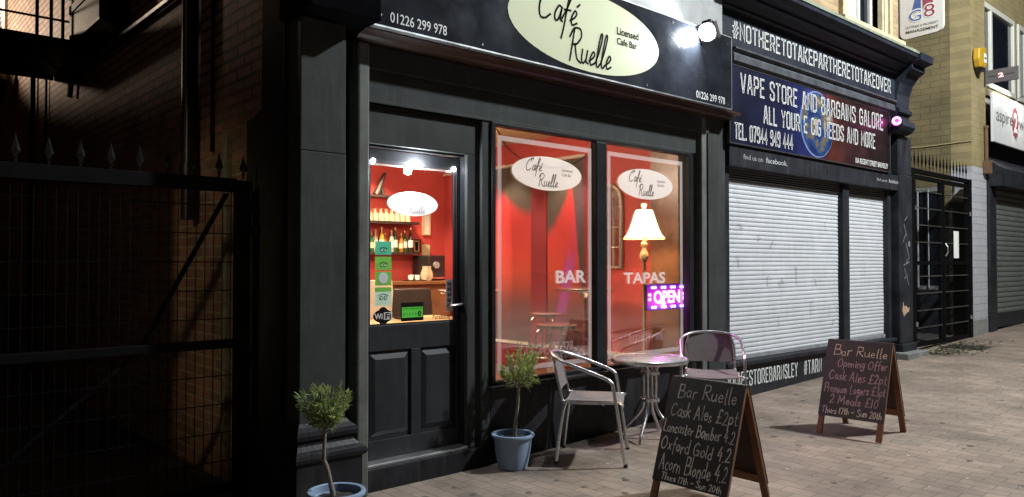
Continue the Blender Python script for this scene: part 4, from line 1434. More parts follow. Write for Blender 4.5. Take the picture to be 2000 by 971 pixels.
MB().obox((1.74, 0.33, 1.86), (0.03, 0, 0.0), (0, 0.012, 0), (-0.46, 0, -0.86)).build('brace', bpaint_iron, ga)
m = MB()
for z in (1.62, 0.5):
    m.box(1.87, 1.93, 0.285, 0.30, z, z + .05)
m.build('hinge', iron_lit, ga)

gb = thing('spiked_passage_gate', 'black barred double gate with spikes beside the dark shop', 'gate', (12, 0, 0.25))
for x0 in (10.90, 13.13):
    MB().box(x0, x0 + .11, -0.03, 0.05, 0.12 + .028 * (x0 - 10.9) + .06, 2.74).build('gate_post', bpaint_iron, gb, bevel=0.005)
MB().box(11.01, 13.13, -0.02, 0.04, 2.68, 2.74).build('top_rail', bpaint_iron, gb, bevel=0.004)
for x0, x1, sx in ((11.02, 12.04, 1), (12.08, 13.12, -1)):
    lf = MB()
    z0 = 0.30
    lf.box(x0, x0 + .06, -0.015, 0.03, z0, 2.66)
    lf.box(x1 - .06, x1, -0.015, 0.03, z0, 2.66)
    lf.box(x0 + .06, x1 - .06, -0.015, 0.03, 2.60, 2.66)
    lf.box(x0 + .06, x1 - .06, -0.015, 0.03, z0, z0 + .06)
    lf.box(x0 + .06, x1 - .06, -0.015, 0.03, 1.42, 1.475)
    lo = lf.build('gate_leaf', bpaint_iron, gb, bevel=0.003)
    for k in range(9):
        z = 0.56 + k * 0.235
        if abs(z - 1.45) < 0.08:
            continue
        MB().tube([(x0 + .05, -0.018, z), (x1 - .05, -0.018, z)], 0.0085, 6).build('crossbar', mat('worn_bar_metal', (0.22, 0.22, 0.21), 0.3, 0.85, var=0.35), lo)
    ms = MB()
    xx = x0 + .08
    while xx < x1 - .06:
        ms.tube([(xx, 0.0, z0 + .05), (xx, 0.0, 2.61)], 0.0022, 4)
        xx += 0.04
    ms.build('wire_mesh', bpaint_iron, lo)
MB().box(12.05, 12.30, -0.01, 0.02, 1.48, 2.0).build('lock_plate', bpaint_iron, gb)
MB().tube([(12.14, -0.02, 1.55), (12.14, -0.05, 1.60), (12.14, -0.05, 1.68), (12.14, -0.02, 1.73)], 0.012, 6).build('pull_handle', alu, gb)
for k in range(17):
    f_ = MB()
    finial(f_, 10.97 + k * 0.134, 0.01, 2.74, 0.27)
    f_.build('finial', bpaint_iron, gb, smooth=30)
for z in (0.62, 2.2):
    for x0 in (13.12, 11.0):
        MB().lathe([(0.02, -.03), (0.02, .03)], (x0, -0.04, z), 8).build('hinge', alu, gb)
nt_ = MB().box(12.46, 12.66, -0.026, -0.022, 1.52, 1.92).build('notice', paper)
tag(nt_, 'white paper notice fixed on the black passage gate', 'notice')

# ================================================================== ALLEY FITTINGS ON THE CAFE SIDE WALL
dp = thing('alley_drainpipe', 'thick black glossy drainpipe on the sooty alley brick wall', 'drainpipe', (1.88, 1.35, 0))
MB().tube([(1.885, 1.35, 1.75), (1.885, 1.35, 7.4)], 0.055, 14).build('pipe', mat('black_pipe_gloss', (0.012, 0.012, 0.013), 0.25, var=0.2), dp, smooth=40)
for z in (2.05, 3.5, 5.0):
    MB().tube([(1.885, 1.35, z), (1.885, 1.35, z + .09)], 0.066, 14).build('collar', mat('black_pipe_gloss', (0.012, 0.012, 0.013)), dp, smooth=40)
o = MB().tube([(1.93, 1.05, 2.2), (1.93, 1.05, 7.0)], 0.012, 6).build('thin_conduit', bpaint_iron)
tag(o, 'thin black conduit right of the alley drainpipe', 'conduit')
o = MB().box(1.915, 1.949, 0.75, 0.83, 0.2, 2.27).build('timber_batten', mat('weathered_batten', (0.13, 0.13, 0.10), 0.9, var=0.5, nscale=20))
tag(o, 'weathered grey batten fixed upright to the alley brick wall', 'batten')
o = MB().tube([(1.90, 7.0, 0.1), (1.90, 7.0, 4.05)], 0.035, 8).build('waste_pipe', bpaint_iron)
tag(o, 'black vertical waste pipe far along the alley wall', 'pipe')
o = MB().tube([(1.92, 6.3, 0.1), (1.92, 6.3, 4.05)], 0.015, 8).build('thin_cable', bpaint_iron)
tag(o, 'thin cable beside the waste pipe on the alley wall', 'cable')
o = MB().tube([(1.90, 1.5, 3.43), (1.90, 4.8, 3.43), (1.90, 4.95, 3.36), (1.90, 5.0, 3.2)], 0.028, 8).build('overflow_pipe', mat('black_pipe_gloss', (0.012, 0.012, 0.013)))
tag(o, 'horizontal black pipe running along the alley wall below the platform', 'pipe')
pf = thing('iron_platform', 'black iron landing with railing projecting from the alley wall', 'platform', (1.6, 4.5, 3.6))
MB().box(1.05, 1.94, 4.5, 6.0, 3.60, 3.64).build('deck', bpaint_iron, pf)
for a_ in ((0.99, 1.05, 4.45, 6.05), (1.05, 1.94, 4.45, 4.5), (1.05, 1.94, 6.0, 6.05)):
    MB().box(a_[0], a_[1], a_[2], a_[3], 3.57, 3.67).build('edge_beam', bpaint_iron, pf)
for x in (1.02, 1.50, 1.62, 1.72):
    MB().tube([(x, 4.47, 3.67), (x, 4.47, 4.25)], 0.018, 6).build('railing_post', bpaint_iron, pf)
MB().tube([(1.02, 4.47, 4.22), (1.92, 4.47, 4.22)], 0.016, 6).build('railing', bpaint_iron, pf)
MB().tube([(1.02, 4.47, 3.85), (1.92, 4.47, 3.85)], 0.012, 6).build('railing', bpaint_iron, pf)
MB().tube(spline([(1.55, 4.48, 3.57), (1.62, 4.48, 3.42), (1.76, 4.48, 3.34), (1.93, 4.48, 3.31)], 5), 0.018, 6).build('strut', bpaint_iron, pf)
vb = thing('shadow_box', 'large black box added as a shadow on the alley wall above the pipe', 'shadow box', (1.8, 3.5, 3.5))
MB().box(1.70, 1.945, 3.0, 4.1, 3.52, 5.6).build('casing', bpaint_iron, vb, bevel=0.02)  # black mass of shadow on the wall, built as a solid box
MB().prism([(1.72, 3.0, 3.52), (1.945, 3.0, 3.52), (1.945, 3.0, 3.40)], (0, 1.1, 0)).build('shadow_box_wedge', bpaint_iron, vb)
for k in range(10):
    MB().box(1.686, 1.699, 3.05, 4.05, 3.80 + k * .14, 3.87 + k * .14).build('shadow_box_slat', bpaint_iron, vb)
wl_ = thing('shadow_lantern', 'dark lantern shape added for a shadow far along the alley wall', 'lantern shape', (1.9, 8.6, 3.9))
MB().tube([(1.94, 8.6, 4.25), (1.72, 8.6, 4.3), (1.70, 8.6, 4.2)], 0.02, 6).build('bracket', bpaint_iron, wl_)
MB().lathe([(0.05, 0), (0.13, 0.1), (0.17, 0.4), (0.06, 0.52), (0.02, 0.6)], (1.70, 8.6, 3.6), 6).build('shadow_lantern_body', bpaint_iron, wl_)  # lantern shape added for the dark shadow blob on this wall
aw = thing('alley_window', 'arched window with pale slatted blind high at far end of alley wall', 'window', (1.95, 9.9, 4.2))
m = MB()
m.box(1.91, 1.949, 9.2, 9.32, 4.2, 6.2)
m.box(1.91, 1.949, 10.6, 10.72, 4.2, 6.2)
m.box(1.91, 1.949, 9.32, 10.6, 4.2, 4.3)
m.build('frame', upvc, aw)
m = MB()
for k in range(24):
    m.box(1.925, 1.945, 9.32, 10.6, 4.31 + k * .078, 4.365 + k * .078)
m.build('blind', mat('pale_slats', (0.6, 0.6, 0.58), 0.6), aw)
MB().box(1.82, 1.949, 9.1, 10.8, 4.12, 4.2).build('sill', stone, aw)
bn_ = thing('wheelie_bin', 'grey wheeled bin standing deep in the dark alley', 'bin', (1.55, 8.6, 0.035))
MB().prism([(1.25, 8.3, 0.12), (1.83, 8.3, 0.12), (1.86, 8.3, 1.0), (1.2, 8.3, 1.0)], (0, 0.6, 0)).build('bin_body', mat('grey_bin_plastic', (0.2, 0.21, 0.21), 0.5), bn_, bevel=0.02)
MB().box(1.18, 1.88, 8.25, 8.95, 1.0, 1.06).build('lid', mat('grey_bin_plastic', (0.2, 0.21, 0.21)), bn_, bevel=0.02)
for x in (1.3, 1.78):
    MB().tube([(x - .03, 8.9, 0.135), (x + .03, 8.9, 0.135)], 0.1, 14).build('wheel', blk_plastic, bn_)

# the building on the other side of the alley
nb = thing('neighbour_building', 'plain dark brick building on the far side of the alley', 'building', (-3.2, 0, 0))
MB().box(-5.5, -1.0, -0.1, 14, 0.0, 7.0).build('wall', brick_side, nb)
MB().box(-5.6, -0.95, -0.2, 14.1, 7.0, 7.12).build('roof', render_dark, nb)

# ================================================================== INTERIOR OBJECTS
fo = thing('floor_lamp', 'lit floor lamp with cream bell shade behind the right window pane', 'lamp', (5.98, 0.6, 0.16))
LX, LY = 5.98, 0.6
MB().lathe([(0.14, 0.16), (0.14, 0.18), (0.05, 0.21), (0.018, 0.26), (0.016, 1.455), (0.026, 1.465), (0.040, 1.485), (0.044, 1.52), (0.036, 1.55), (0.018, 1.59), (0.022, 1.605), (0.036, 1.62), (0.036, 1.64), (0.016, 1.65), (0.016, 1.70)], (LX, LY, 0), 24).build('lamp_column', ivory, fo, smooth=50)


def shade_material():
    mm = bpy.data.materials.new('glowing_lampshade')
    mm.use_nodes = True
    n = mm.node_tree
    b = n.nodes['Principled BSDF']
    b.inputs['Base Color'].default_value = (0.8, 0.68, 0.45, 1)
    b.inputs['Roughness'].default_value = 0.8
    b.inputs['Emission Color'].default_value = (1.0, 0.80, 0.50, 1)
    b.inputs['Emission Strength'].default_value = 4.2
    return mm


sh = [(0.205, 1.69), (0.170, 1.725), (0.142, 1.785), (0.115, 1.865), (0.095, 1.93), (0.082, 1.965)]
so = MB().lathe(sh + [(0.075, 1.97)], (LX, LY, 0), 32, cap=False).build('lamp_shade', shade_material(), fo, smooth=60)
MB().lathe([(0.208, 1.683), (0.208, 1.692), (0.202, 1.692), (0.202, 1.683)], (LX, LY, 0), 32, cap=False).build('shade_trim', ivory, so)
MB().lathe([(0.010, 1.96), (0.014, 1.98), (0.026, 2.01), (0.028, 2.03), (0.015, 2.036)], (LX, LY, 0), 16).build('finial', emit_mat('finial_glow', (1.0, 0.8, 0.5), 1.6), fo)
lamp('floor_lamp_bulb', 'POINT', (LX, LY, 1.80), 26, (1.0, 0.68, 0.34), 0.06, fo)

op = thing('open_sign', 'purple LED OPEN sign glowing inside the right window pane', 'sign', (5.64, 0.08, 1.03))


def led_face_material():
    mm = bpy.data.materials.new('violet_led_acrylic')
    mm.use_nodes = True
    n = mm.node_tree
    b_ = n.nodes['Principled BSDF']
    b_.inputs['Base Color'].default_value = (0.03, 0.0, 0.06, 1)
    tc = n.nodes.new('ShaderNodeTexCoord')
    sp = n.nodes.new('ShaderNodeSeparateXYZ')
    n.links.new(tc.outputs['Object'], sp.inputs[0])
    sb = n.nodes.new('ShaderNodeMath')
    sb.operation = 'SUBTRACT'
    sb.inputs[1].default_value = 0.116
    n.links.new(sp.outputs[2], sb.inputs[0])
    ab = n.nodes.new('ShaderNodeMath')
    ab.operation = 'ABSOLUTE'
    n.links.new(sb.outputs[0], ab.inputs[0])
    mr = n.nodes.new('ShaderNodeMapRange')
    mr.inputs[1].default_value = 0.03
    mr.inputs[2].default_value = 0.11
    n.links.new(ab.outputs[0], mr.inputs[0])
    rp = n.nodes.new('ShaderNodeValToRGB')
    rp.color_ramp.elements[0].color = (1.0, 0.0, 0.75, 1)
    rp.color_ramp.elements[1].color = (0.16, 0.0, 0.75, 1)
    n.links.new(mr.outputs[0], rp.inputs['Fac'])
    n.links.new(rp.outputs[0], b_.inputs['Emission Color'])
    b_.inputs['Emission Strength'].default_value = 0.9
    return mm


OX = 5.345
MB().box(OX, OX + .565, 0.07, 0.10, 1.03, 1.262).build('sign_case', blk_plastic, op, bevel=0.004)
FO = front(0.0655)
rect(front(0.0685), OX + .006, OX + .559, 1.036, 1.256).build('led_face', led_face_material(), op)
for z in (1.232, 1.058):
    for gx in range(4):
        m = MB()
        for k in (0, 1):
            q = oval(FO, OX + .075 + gx * 0.139 + k * 0.042, z, 0.019, 0.014, 14)
            m.add(q.v, q.f)
        m.build('led_dots', emit_mat('led_blue_white', (0.62, 0.5, 1.0), 4), op)
for z in (1.128, 1.168):
    for x in (OX + .04, OX + .53):
        oval(FO, x, z, 0.021, 0.015, 12).build('led_dots', MATS['led_blue_white'], op)
typeset('OPEN', FO, OX + .095, OX + .475, 1.088, 1.205, 0.03).build('led_lettering', emit_mat('led_pink_red', (1.0, 0.45, 0.85), 4), op)
lamp('open_glow', 'POINT', (5.60, 0.056, 1.09), 8, (0.9, 0.14, 0.95), 0.012, op)
MB().tube(spline([(OX + .01, 0.09, 1.03), (OX + .02, 0.10, 0.85), (OX + .05, 0.13, 0.65), (OX + .05, 0.2, 0.605)], 5), 0.004, 5).build('cable', blk_plastic, op)


def poseur(x, y, label):
    tb = thing('bar_table', label, 'table', (x, y, 0.16), group='tall round bar tables in the cafe')
    zt = 1.165
    MB().lathe([(0.305, zt - .012), (0.318, zt), (0.318, zt + .015), (0.305, zt + .022), (0.001, zt + .022)], (x, y, 0), 36).build('tabletop', chrome, tb, smooth=40)
    MB().lathe([(0.22, 0.162), (0.22, 0.18), (0.05, 0.20), (0.04, 0.22), (0.04, zt - .08), (0.10, zt - .012)], (x, y, 0), 24).build('pedestal', chrome, tb, smooth=40)
    return tb


poseur(5.95, 1.35, 'tall chrome bar table behind the window beside the mullion')
poseur(4.72, 1.75, 'tall chrome bar table half hidden at left edge of window')


def stool(x, y, label):
    st = thing('bar_stool', label, 'stool', (x, y, 0.16), group='chrome bar stools in the cafe')
    zt = 0.86
    MB().lathe([(0.175, zt), (0.185, zt + .008), (0.185, zt + .03), (0.17, zt + .038), (0.001, zt + .036)], (x, y, 0), 30).build('seat', chrome, st, smooth=40)
    for k in range(4):
        a_ = pi / 4 + k * pi / 2 + 0.3
        d = Vector((cos(a_), sin(a_), 0))
        c_ = Vector((x, y, 0))
        pts = [c_ + d * 0.12 + Vector((0, 0, zt)), c_ + d * 0.175 + Vector((0, 0, zt - .03)), c_ + d * 0.20 + Vector((0, 0, zt - .12)), c_ + d * 0.235 + Vector((0, 0, 0.17))]
        MB().tube(spline(pts, 5), 0.013, 8).build('leg', chrome, st, smooth=50)
    MB().tube([(x + 0.21 * cos(2 * pi * k / 24), y + 0.21 * sin(2 * pi * k / 24), 0.42) for k in range(24)], 0.008, 6, closed=True).build('foot_ring', chrome, st, smooth=50)


stool(4.95, 0.78, 'low backless chrome stool nearest the left window pane')
stool(5.98, 1.95, 'backless chrome stool behind the tall bar table')

# arched mirror on the right wall
mi = thing('arched_mirror', 'ornate silver arched mirror on the red wall behind the glass', 'mirror', (6.45, 1.4, 1.4))
def arch(y0, y1, z0, z1, n=14):
    r = abs(y1 - y0) / 2
    cy = (y0 + y1) / 2
    pts = [(y0, z0)]
    for k in range(n + 1):
        a_ = pi - pi * k / n
        pts.append((cy + r * cos(a_), z1 - r + r * sin(a_)))
    pts.append((y1, z0))
    return pts
MY0, MY1 = 1.27, 1.62
ap = arch(MY0, MY1, 1.40, 2.30)
MB().tube([(6.435, yy, zz) for yy, zz in ap], 0.03, 8, closed=True).build('frame', mat('tarnished_silver', (0.45, 0.38, 0.32), 0.35, 0.7, var=0.4, nscale=40, bump=0.6, bscale=90), mi, smooth=50)
MB().add([(6.44, yy, zz) for yy, zz in arch(MY0, MY1, 1.40, 2.30)], [tuple(range(len(ap)))]).build('mirror_glass', chrome, mi)
m = MB()
for f_ in (0.33, 0.66):
    yy = MY0 + (MY1 - MY0) * f_
    m.tube([(6.43, yy, 1.41), (6.43, yy, 2.24)], 0.008, 6)
for zz in (1.62, 1.84, 2.06):
    m.tube([(6.43, MY0, zz), (6.43, MY1, zz)], 0.006, 6)
m.build('lattice', mat('tarnished_silver', (0.45, 0.38, 0.32)), mi)

# red grinder with spoked wheel on the inner sill
gn = thing('coffee_grinder', 'small red grinder with spoked black wheel on the window sill', 'grinder', (4.40, 0.18, 0.60))
gx, gy = 4.42, 0.17
MB().box(gx - .02, gx + .12, gy - .05, gy + .05, 0.60, 0.63).build('base', mat('red_enamel', (0.3, 0.03, 0.02), 0.4), gn, bevel=0.006)
MB().lathe([(0.025, 0.63), (0.02, 0.70), (0.045, 0.75), (0.03, 0.78), (0.005, 0.80)], (gx + .06, gy, 0), 14).build('grinder_body', mat('red_enamel', (0.3, 0.03, 0.02)), gn, smooth=40)
m = MB().tube([(gx - .01 + 0.075 * cos(2 * pi * k / 20), gy - .02, 0.755 + 0.075 * sin(2 * pi * k / 20)) for k in range(20)], 0.008, 6, closed=True)
m.tube([(gx - .01 + 0.042 * cos(2 * pi * k / 14), gy - .02, 0.755 + 0.042 * sin(2 * pi * k / 14)) for k in range(14)], 0.004, 5, closed=True)
for k in range(6):
    a_ = 2 * pi * k / 6
    m.tube([(gx - .01, gy - .02, 0.755), (gx - .01 + .073 * cos(a_), gy - .02, 0.755 + .073 * sin(a_))], 0.005, 5)
m.build('spoked_wheel', bpaint_iron, gn)
m = MB().box(4.33, 4.62, 0.10, 0.24, 0.601, 0.608).build('brass_tray', mat('brass', (0.6, 0.35, 0.1), 0.3, 0.9))
tag(m, 'flat brass tray under the red grinder on the window sill', 'tray')

# bar: back shelves, counter, bottles, glasses
sf = tag(MB().box(4.6, 5.88, 4.28, 4.499, 1.955, 1.99).build('glass_shelf', shelfd), 'upper dark bar shelf holding rows of glasses', 'shelf')
sf = tag(MB().box(4.6, 5.88, 4.28, 4.499, 1.56, 1.59).build('bottle_shelf', shelfd), 'lower dark bar shelf holding spirit bottles', 'shelf')
tag(MB().box(4.6, 5.70, 4.36, 4.499, 2.30, 2.33).build('top_shelf', shelfd), 'highest dark shelf above the glasses behind the oval sticker', 'shelf')
bc = thing('back_bar', 'brown wooden back bar counter under the bottle shelf', 'counter', (5.4, 4.2, 0.16))
MB().box(4.6, 6.20, 3.95, 4.499, 1.17, 1.215).build('counter_top', wood_ct, bc, bevel=0.006)
MB().box(4.62, 6.17, 3.99, 4.49, 0.16, 1.17).build('cabinet', wood_ct, bc)
GL = thing('drinking_glass', 'clear drinking glass upside down on the upper bar shelf', 'glass', (5.0, 4.4, 1.991), group='glasses on the upper bar shelf')
MB().lathe([(0.036, 0), (0.030, 0.10), (0.008, 0.105), (0.007, 0.15), (0.032, 0.158)], (0, 0, 0), 14, cap=False).build('glass_bowl', mat('pale_lit_glass', (0.75, 0.62, 0.42), 0.15, var=0.3, alpha=0.55), GL, world=False, smooth=50)
for r_ in range(2):
    for k in range(8):
        o = GL if (r_ == 0 and k == 0) else copy_tree(GL)
        o.location = (5.17 + k * 0.083 + r_ * .03, 4.36 + r_ * 0.08, 1.991)
bot_cols = [('green', (0.02, 0.10, 0.03)), ('amber', (0.30, 0.12, 0.02)), ('clear', (0.45, 0.42, 0.34)), ('dark', (0.03, 0.03, 0.025)), ('yellow', (0.45, 0.30, 0.05))]
order = [0, 2, 4, 1, 2, 0, 1, 0, 3]
for k, ci in enumerate(order):
    nm, cc = bot_cols[ci]
    gm = mat(nm + '_bottle_glass', cc, 0.12, var=0.15)
    hh = 0.24 + 0.04 * ((k * 7) % 3)
    b_ = thing('spirit_bottle', nm + ' spirit bottle with a pale label on the lower bar shelf', 'bottle', (5.20 + k * 0.075, 4.37 + 0.03 * (k % 2), 1.591), group=nm + ' bottles on the lower bar shelf')
    MB().lathe([(0.032, 0), (0.034, 0.01), (0.034, hh * .58), (0.028, hh * .68), (0.012, hh * .78), (0.012, hh * .95)], (0, 0, 0), 14).build('bottle_glass', gm, b_, world=False, smooth=45)
    MB().lathe([(0.0345, hh * .2), (0.0345, hh * .5)], (0, 0, 0), 14, cap=False).build('label_band', paper if k % 3 else cream, b_, world=False, smooth=60)
    MB().lathe([(0.014, hh * .93), (0.014, hh * 1.02)], (0, 0, 0), 10).build('cap', mat('gold_cap', (0.6, 0.5, 0.2), 0.3, 0.5), b_, world=False)
cm = thing('coffee_machine', 'black coffee machine at right end of the back bar', 'coffee machine', (6.0, 4.25, 1.216))
MB().box(5.88, 6.16, 4.08, 4.45, 1.216, 1.55).build('machine_body', blk_plastic, cm, bevel=0.02)
MB().tube([(6.0, 4.08, 1.42), (6.0, 4.055, 1.42)], 0.045, 18).build('dial', mat('grey_dial', (0.3, 0.3, 0.3), 0.4), cm)
MB().box(5.92, 6.12, 4.05, 4.2, 1.24, 1.26).build('drip_tray', chrome, cm)
tr = thing('serving_tray', 'round silver tray of white cups on the back bar', 'tray', (5.72, 4.15, 1.216))
MB().lathe([(0.15, 0), (0.17, 0.015), (0.165, 0.017), (0.001, 0.006)], (5.72, 4.15, 1.216), 28).build('tray_dish', chrome, tr, smooth=40)
for k, (dx, dy) in enumerate(((-0.07, 0.0), (0.0, -0.05), (-0.02, 0.06))):
    c_ = thing('white_cup', ['white cup at left side of the silver tray', 'white cup at the front of the silver tray', 'white cup at the back of the silver tray'][k], 'cup', (5.72 + dx, 4.15 + dy, 1.228), group='cups on the silver tray')
    MB().lathe([(0.02, 0), (0.032, 0.02), (0.038, 0.065), (0.034, 0.065), (0.02, 0.01)], (0, 0, 0), 16, cap=False).build('cup_body', paper, c_, world=False, smooth=50)
jg = thing('glass_jug', 'wide clear glass jug standing beside the silver tray', 'jug', (5.84, 4.08, 1.216))
MB().lathe([(0.05, 0), (0.085, 0.04), (0.08, 0.10), (0.055, 0.17), (0.062, 0.19)], (5.84, 4.06, 1.218), 20, cap=False).build('jug_glass', mat('pale_lit_glass', (0.75, 0.62, 0.42)), jg, smooth=50)


def picture(name, label, x0, x1, z0, z1, fm, pm, y=4.498):
    pt = thing(name, label, 'picture', ((x0 + x1) / 2, y, z0))
    f_ = MB()
    t_ = 0.018
    f_.box(x0, x0 + t_, y - .025, y, z0, z1)
    f_.box(x1 - t_, x1, y - .025, y, z0, z1)
    f_.box(x0 + t_, x1 - t_, y - .025, y, z0, z0 + t_)
    f_.box(x0 + t_, x1 - t_, y - .025, y, z1 - t_, z1)
    f_.build('frame', fm, pt)
    MB().box(x0 + t_, x1 - t_, y - .012, y - .004, z0 + t_, z1 - t_).build('picture_sheet', pm, pt)
    return pt


picture('framed_certificate', 'tall framed pale certificate on the red back wall', 6.07, 6.20, 1.83, 2.12, ivory, paper)
pp = picture('framed_picture', 'small dark framed picture of a pint glass beside the bottles', 5.91, 6.04, 1.585, 1.77, shelfd, mat('gold_print', (0.5, 0.33, 0.12), 0.5))
MB().prism([(5.955, 4.484, 1.615), (5.995, 4.484, 1.615), (6.005, 4.484, 1.735), (5.945, 4.484, 1.735)], (0, 0.001, 0)).build('pint_print', black_let, pp)
nt2 = tag(MB().box(6.075, 6.20, 4.494, 4.499, 1.535, 1.70).build('wall_notice', cream), 'cream printed notice on the red wall above the coffee machine', 'notice')
# front counter near the door with till screen and box
fc = thing('service_counter', 'pale wooden service counter just inside the shop door', 'counter', (3.9, 2.1, 0.16))
MB().box(2.9, 4.75, 1.75, 2.45, 0.86, 0.905).build('counter_top', mat('pale_wood_top', (0.42, 0.29, 0.15), 0.4, var=0.2), fc, bevel=0.006)
MB().box(2.95, 4.70, 1.80, 2.40, 0.16, 0.86).build('counter_body', wood_ct, fc)
ts = thing('till_screen', 'back of a dark brown till screen on the service counter', 'till', (4.2, 2.0, 0.906))
MB().prism([(3.98, 1.98, 0.94), (4.44, 1.98, 0.94), (4.47, 2.06, 1.20), (4.05, 2.06, 1.20)], (0, 0.04, 0)).build('screen', mat('brown_black_plastic', (0.035, 0.022, 0.022), 0.45), ts, bevel=0.012)
MB().box(4.12, 4.30, 1.95, 2.2, 0.906, 0.94).build('stand', blk_plastic, ts, bevel=0.006)
pb_ = thing('cardboard_display', 'cream upright board behind the till screen', 'board', (3.95, 2.25, 0.906))
MB().prism([(3.74, 2.28, 0.906), (4.20, 2.28, 0.906), (4.20, 2.34, 1.28), (3.82, 2.34, 1.28)], (0, 0.02, 0)).build('board', cream_trim, pb_, bevel=0.004)
dc = thing('dark_ornament', 'dark leaning ornament on the highest bar shelf', 'ornament', (5.35, 4.4, 2.331))
MB().tube([(5.28, 4.4, 2.331), (5.42, 4.4, 2.62)], [0.05, 0.02], 8).build('ornament_body', shelfd, dc)
MB().tube([(5.40, 4.4, 2.331), (5.34, 4.4, 2.48)], [0.03, 0.02], 8).build('ornament_prop', shelfd, dc)

# fairy light wires in the window head and three bright LEDs over the door glass
fw = MB()
pts = [(3.56, 0.06, 1.6), (3.555, 0.06, 2.0), (3.57, 0.06, 2.38), (3.62, 0.06, 2.41), (3.72, 0.07, 2.30), (3.90, 0.08, 2.22), (4.15, 0.08, 2.19), (4.42, 0.08, 2.24), (4.58, 0.07, 2.32)]
sp2 = spline(pts, 6)
fw.tube(sp2, 0.004, 5)
for k in range(3, len(sp2), 4):
    d_ = Vector((random.uniform(-1, 1), 0, random.uniform(-1, 1))).normalized() * 0.02
    fw.tube([sp2[k], sp2[k] + d_], 0.003, 4)
wo = fw.build('fairy_light_string', mat('brown_wire', (0.05, 0.02, 0.015), 0.6))
tag(wo, 'dark unlit fairy light wire draped across the left window pane', 'fairy lights')
ll = thing('led_strip', 'short strip of three bright white LED bulbs above the door glass', 'light', (2.94, 0.1, 2.11))
MB().box(2.60, 3.27, 0.150, 0.158, 2.085, 2.097).build('strip', cream_trim, ll)
for x in (2.612, 2.943, 3.262):
    MB().lathe([(0.001, -.017), (0.012, -.012), (0.017, 0), (0.012, .012), (0.001, .017)], (x, 0.118, 2.105), 12).build('bulb', emit_mat('bulb_white', (0.9, 0.96, 1.0), 60), ll, smooth=60)
lamp('door_led_light', 'POINT', (2.94, 0.075, 2.075), 14.0, (0.9, 0.95, 1.0), 0.03, ll)

# interior lighting: ceiling downlights and an added warm fill without a fixture
def downlight(x, y, label, e, col, sp=75):
    d_ = thing('ceiling_downlight', label, 'downlight', (x, y, 2.94), group='ceiling downlights in the cafe')
    MB().lathe([(0.05, 0), (0.05, 0.008), (0.035, 0.010)], (x, y, 2.938), 16, cap=False).build('rim', chrome, d_)
    MB().lathe([(0.001, 0), (0.034, 0)], (x, y, 2.943), 16, cap=False).build('lens', emit_mat('downlight_glow', (1, 0.8, 0.55), 12), d_)
    lamp('downlight_beam', 'SPOT', (x, y, 2.92), e, col, 0.04, d_, (x + .02, y, 0), sp, 0.5)


downlight(6.05, 3.0, 'ceiling downlight over the tall print near the bar', 120, (1.0, 0.80, 0.58), 82)
downlight(6.05, 2.05, 'ceiling downlight over the print with the purple streak', 120, (1.0, 0.80, 0.58), 82)
downlight(5.1, 3.85, 'ceiling downlight over the back bar shelves', 170, (1.0, 0.78, 0.52), 120)
downlight(4.2, 2.7, 'ceiling downlight over the service counter', 190, (1.0, 0.75, 0.48), 130)
lamp('room_fill', 'POINT', (4.4, 1.9, 2.55), 112, (1.0, 0.78, 0.56), 0.25)  # added point light with no fixture, brightens the red walls

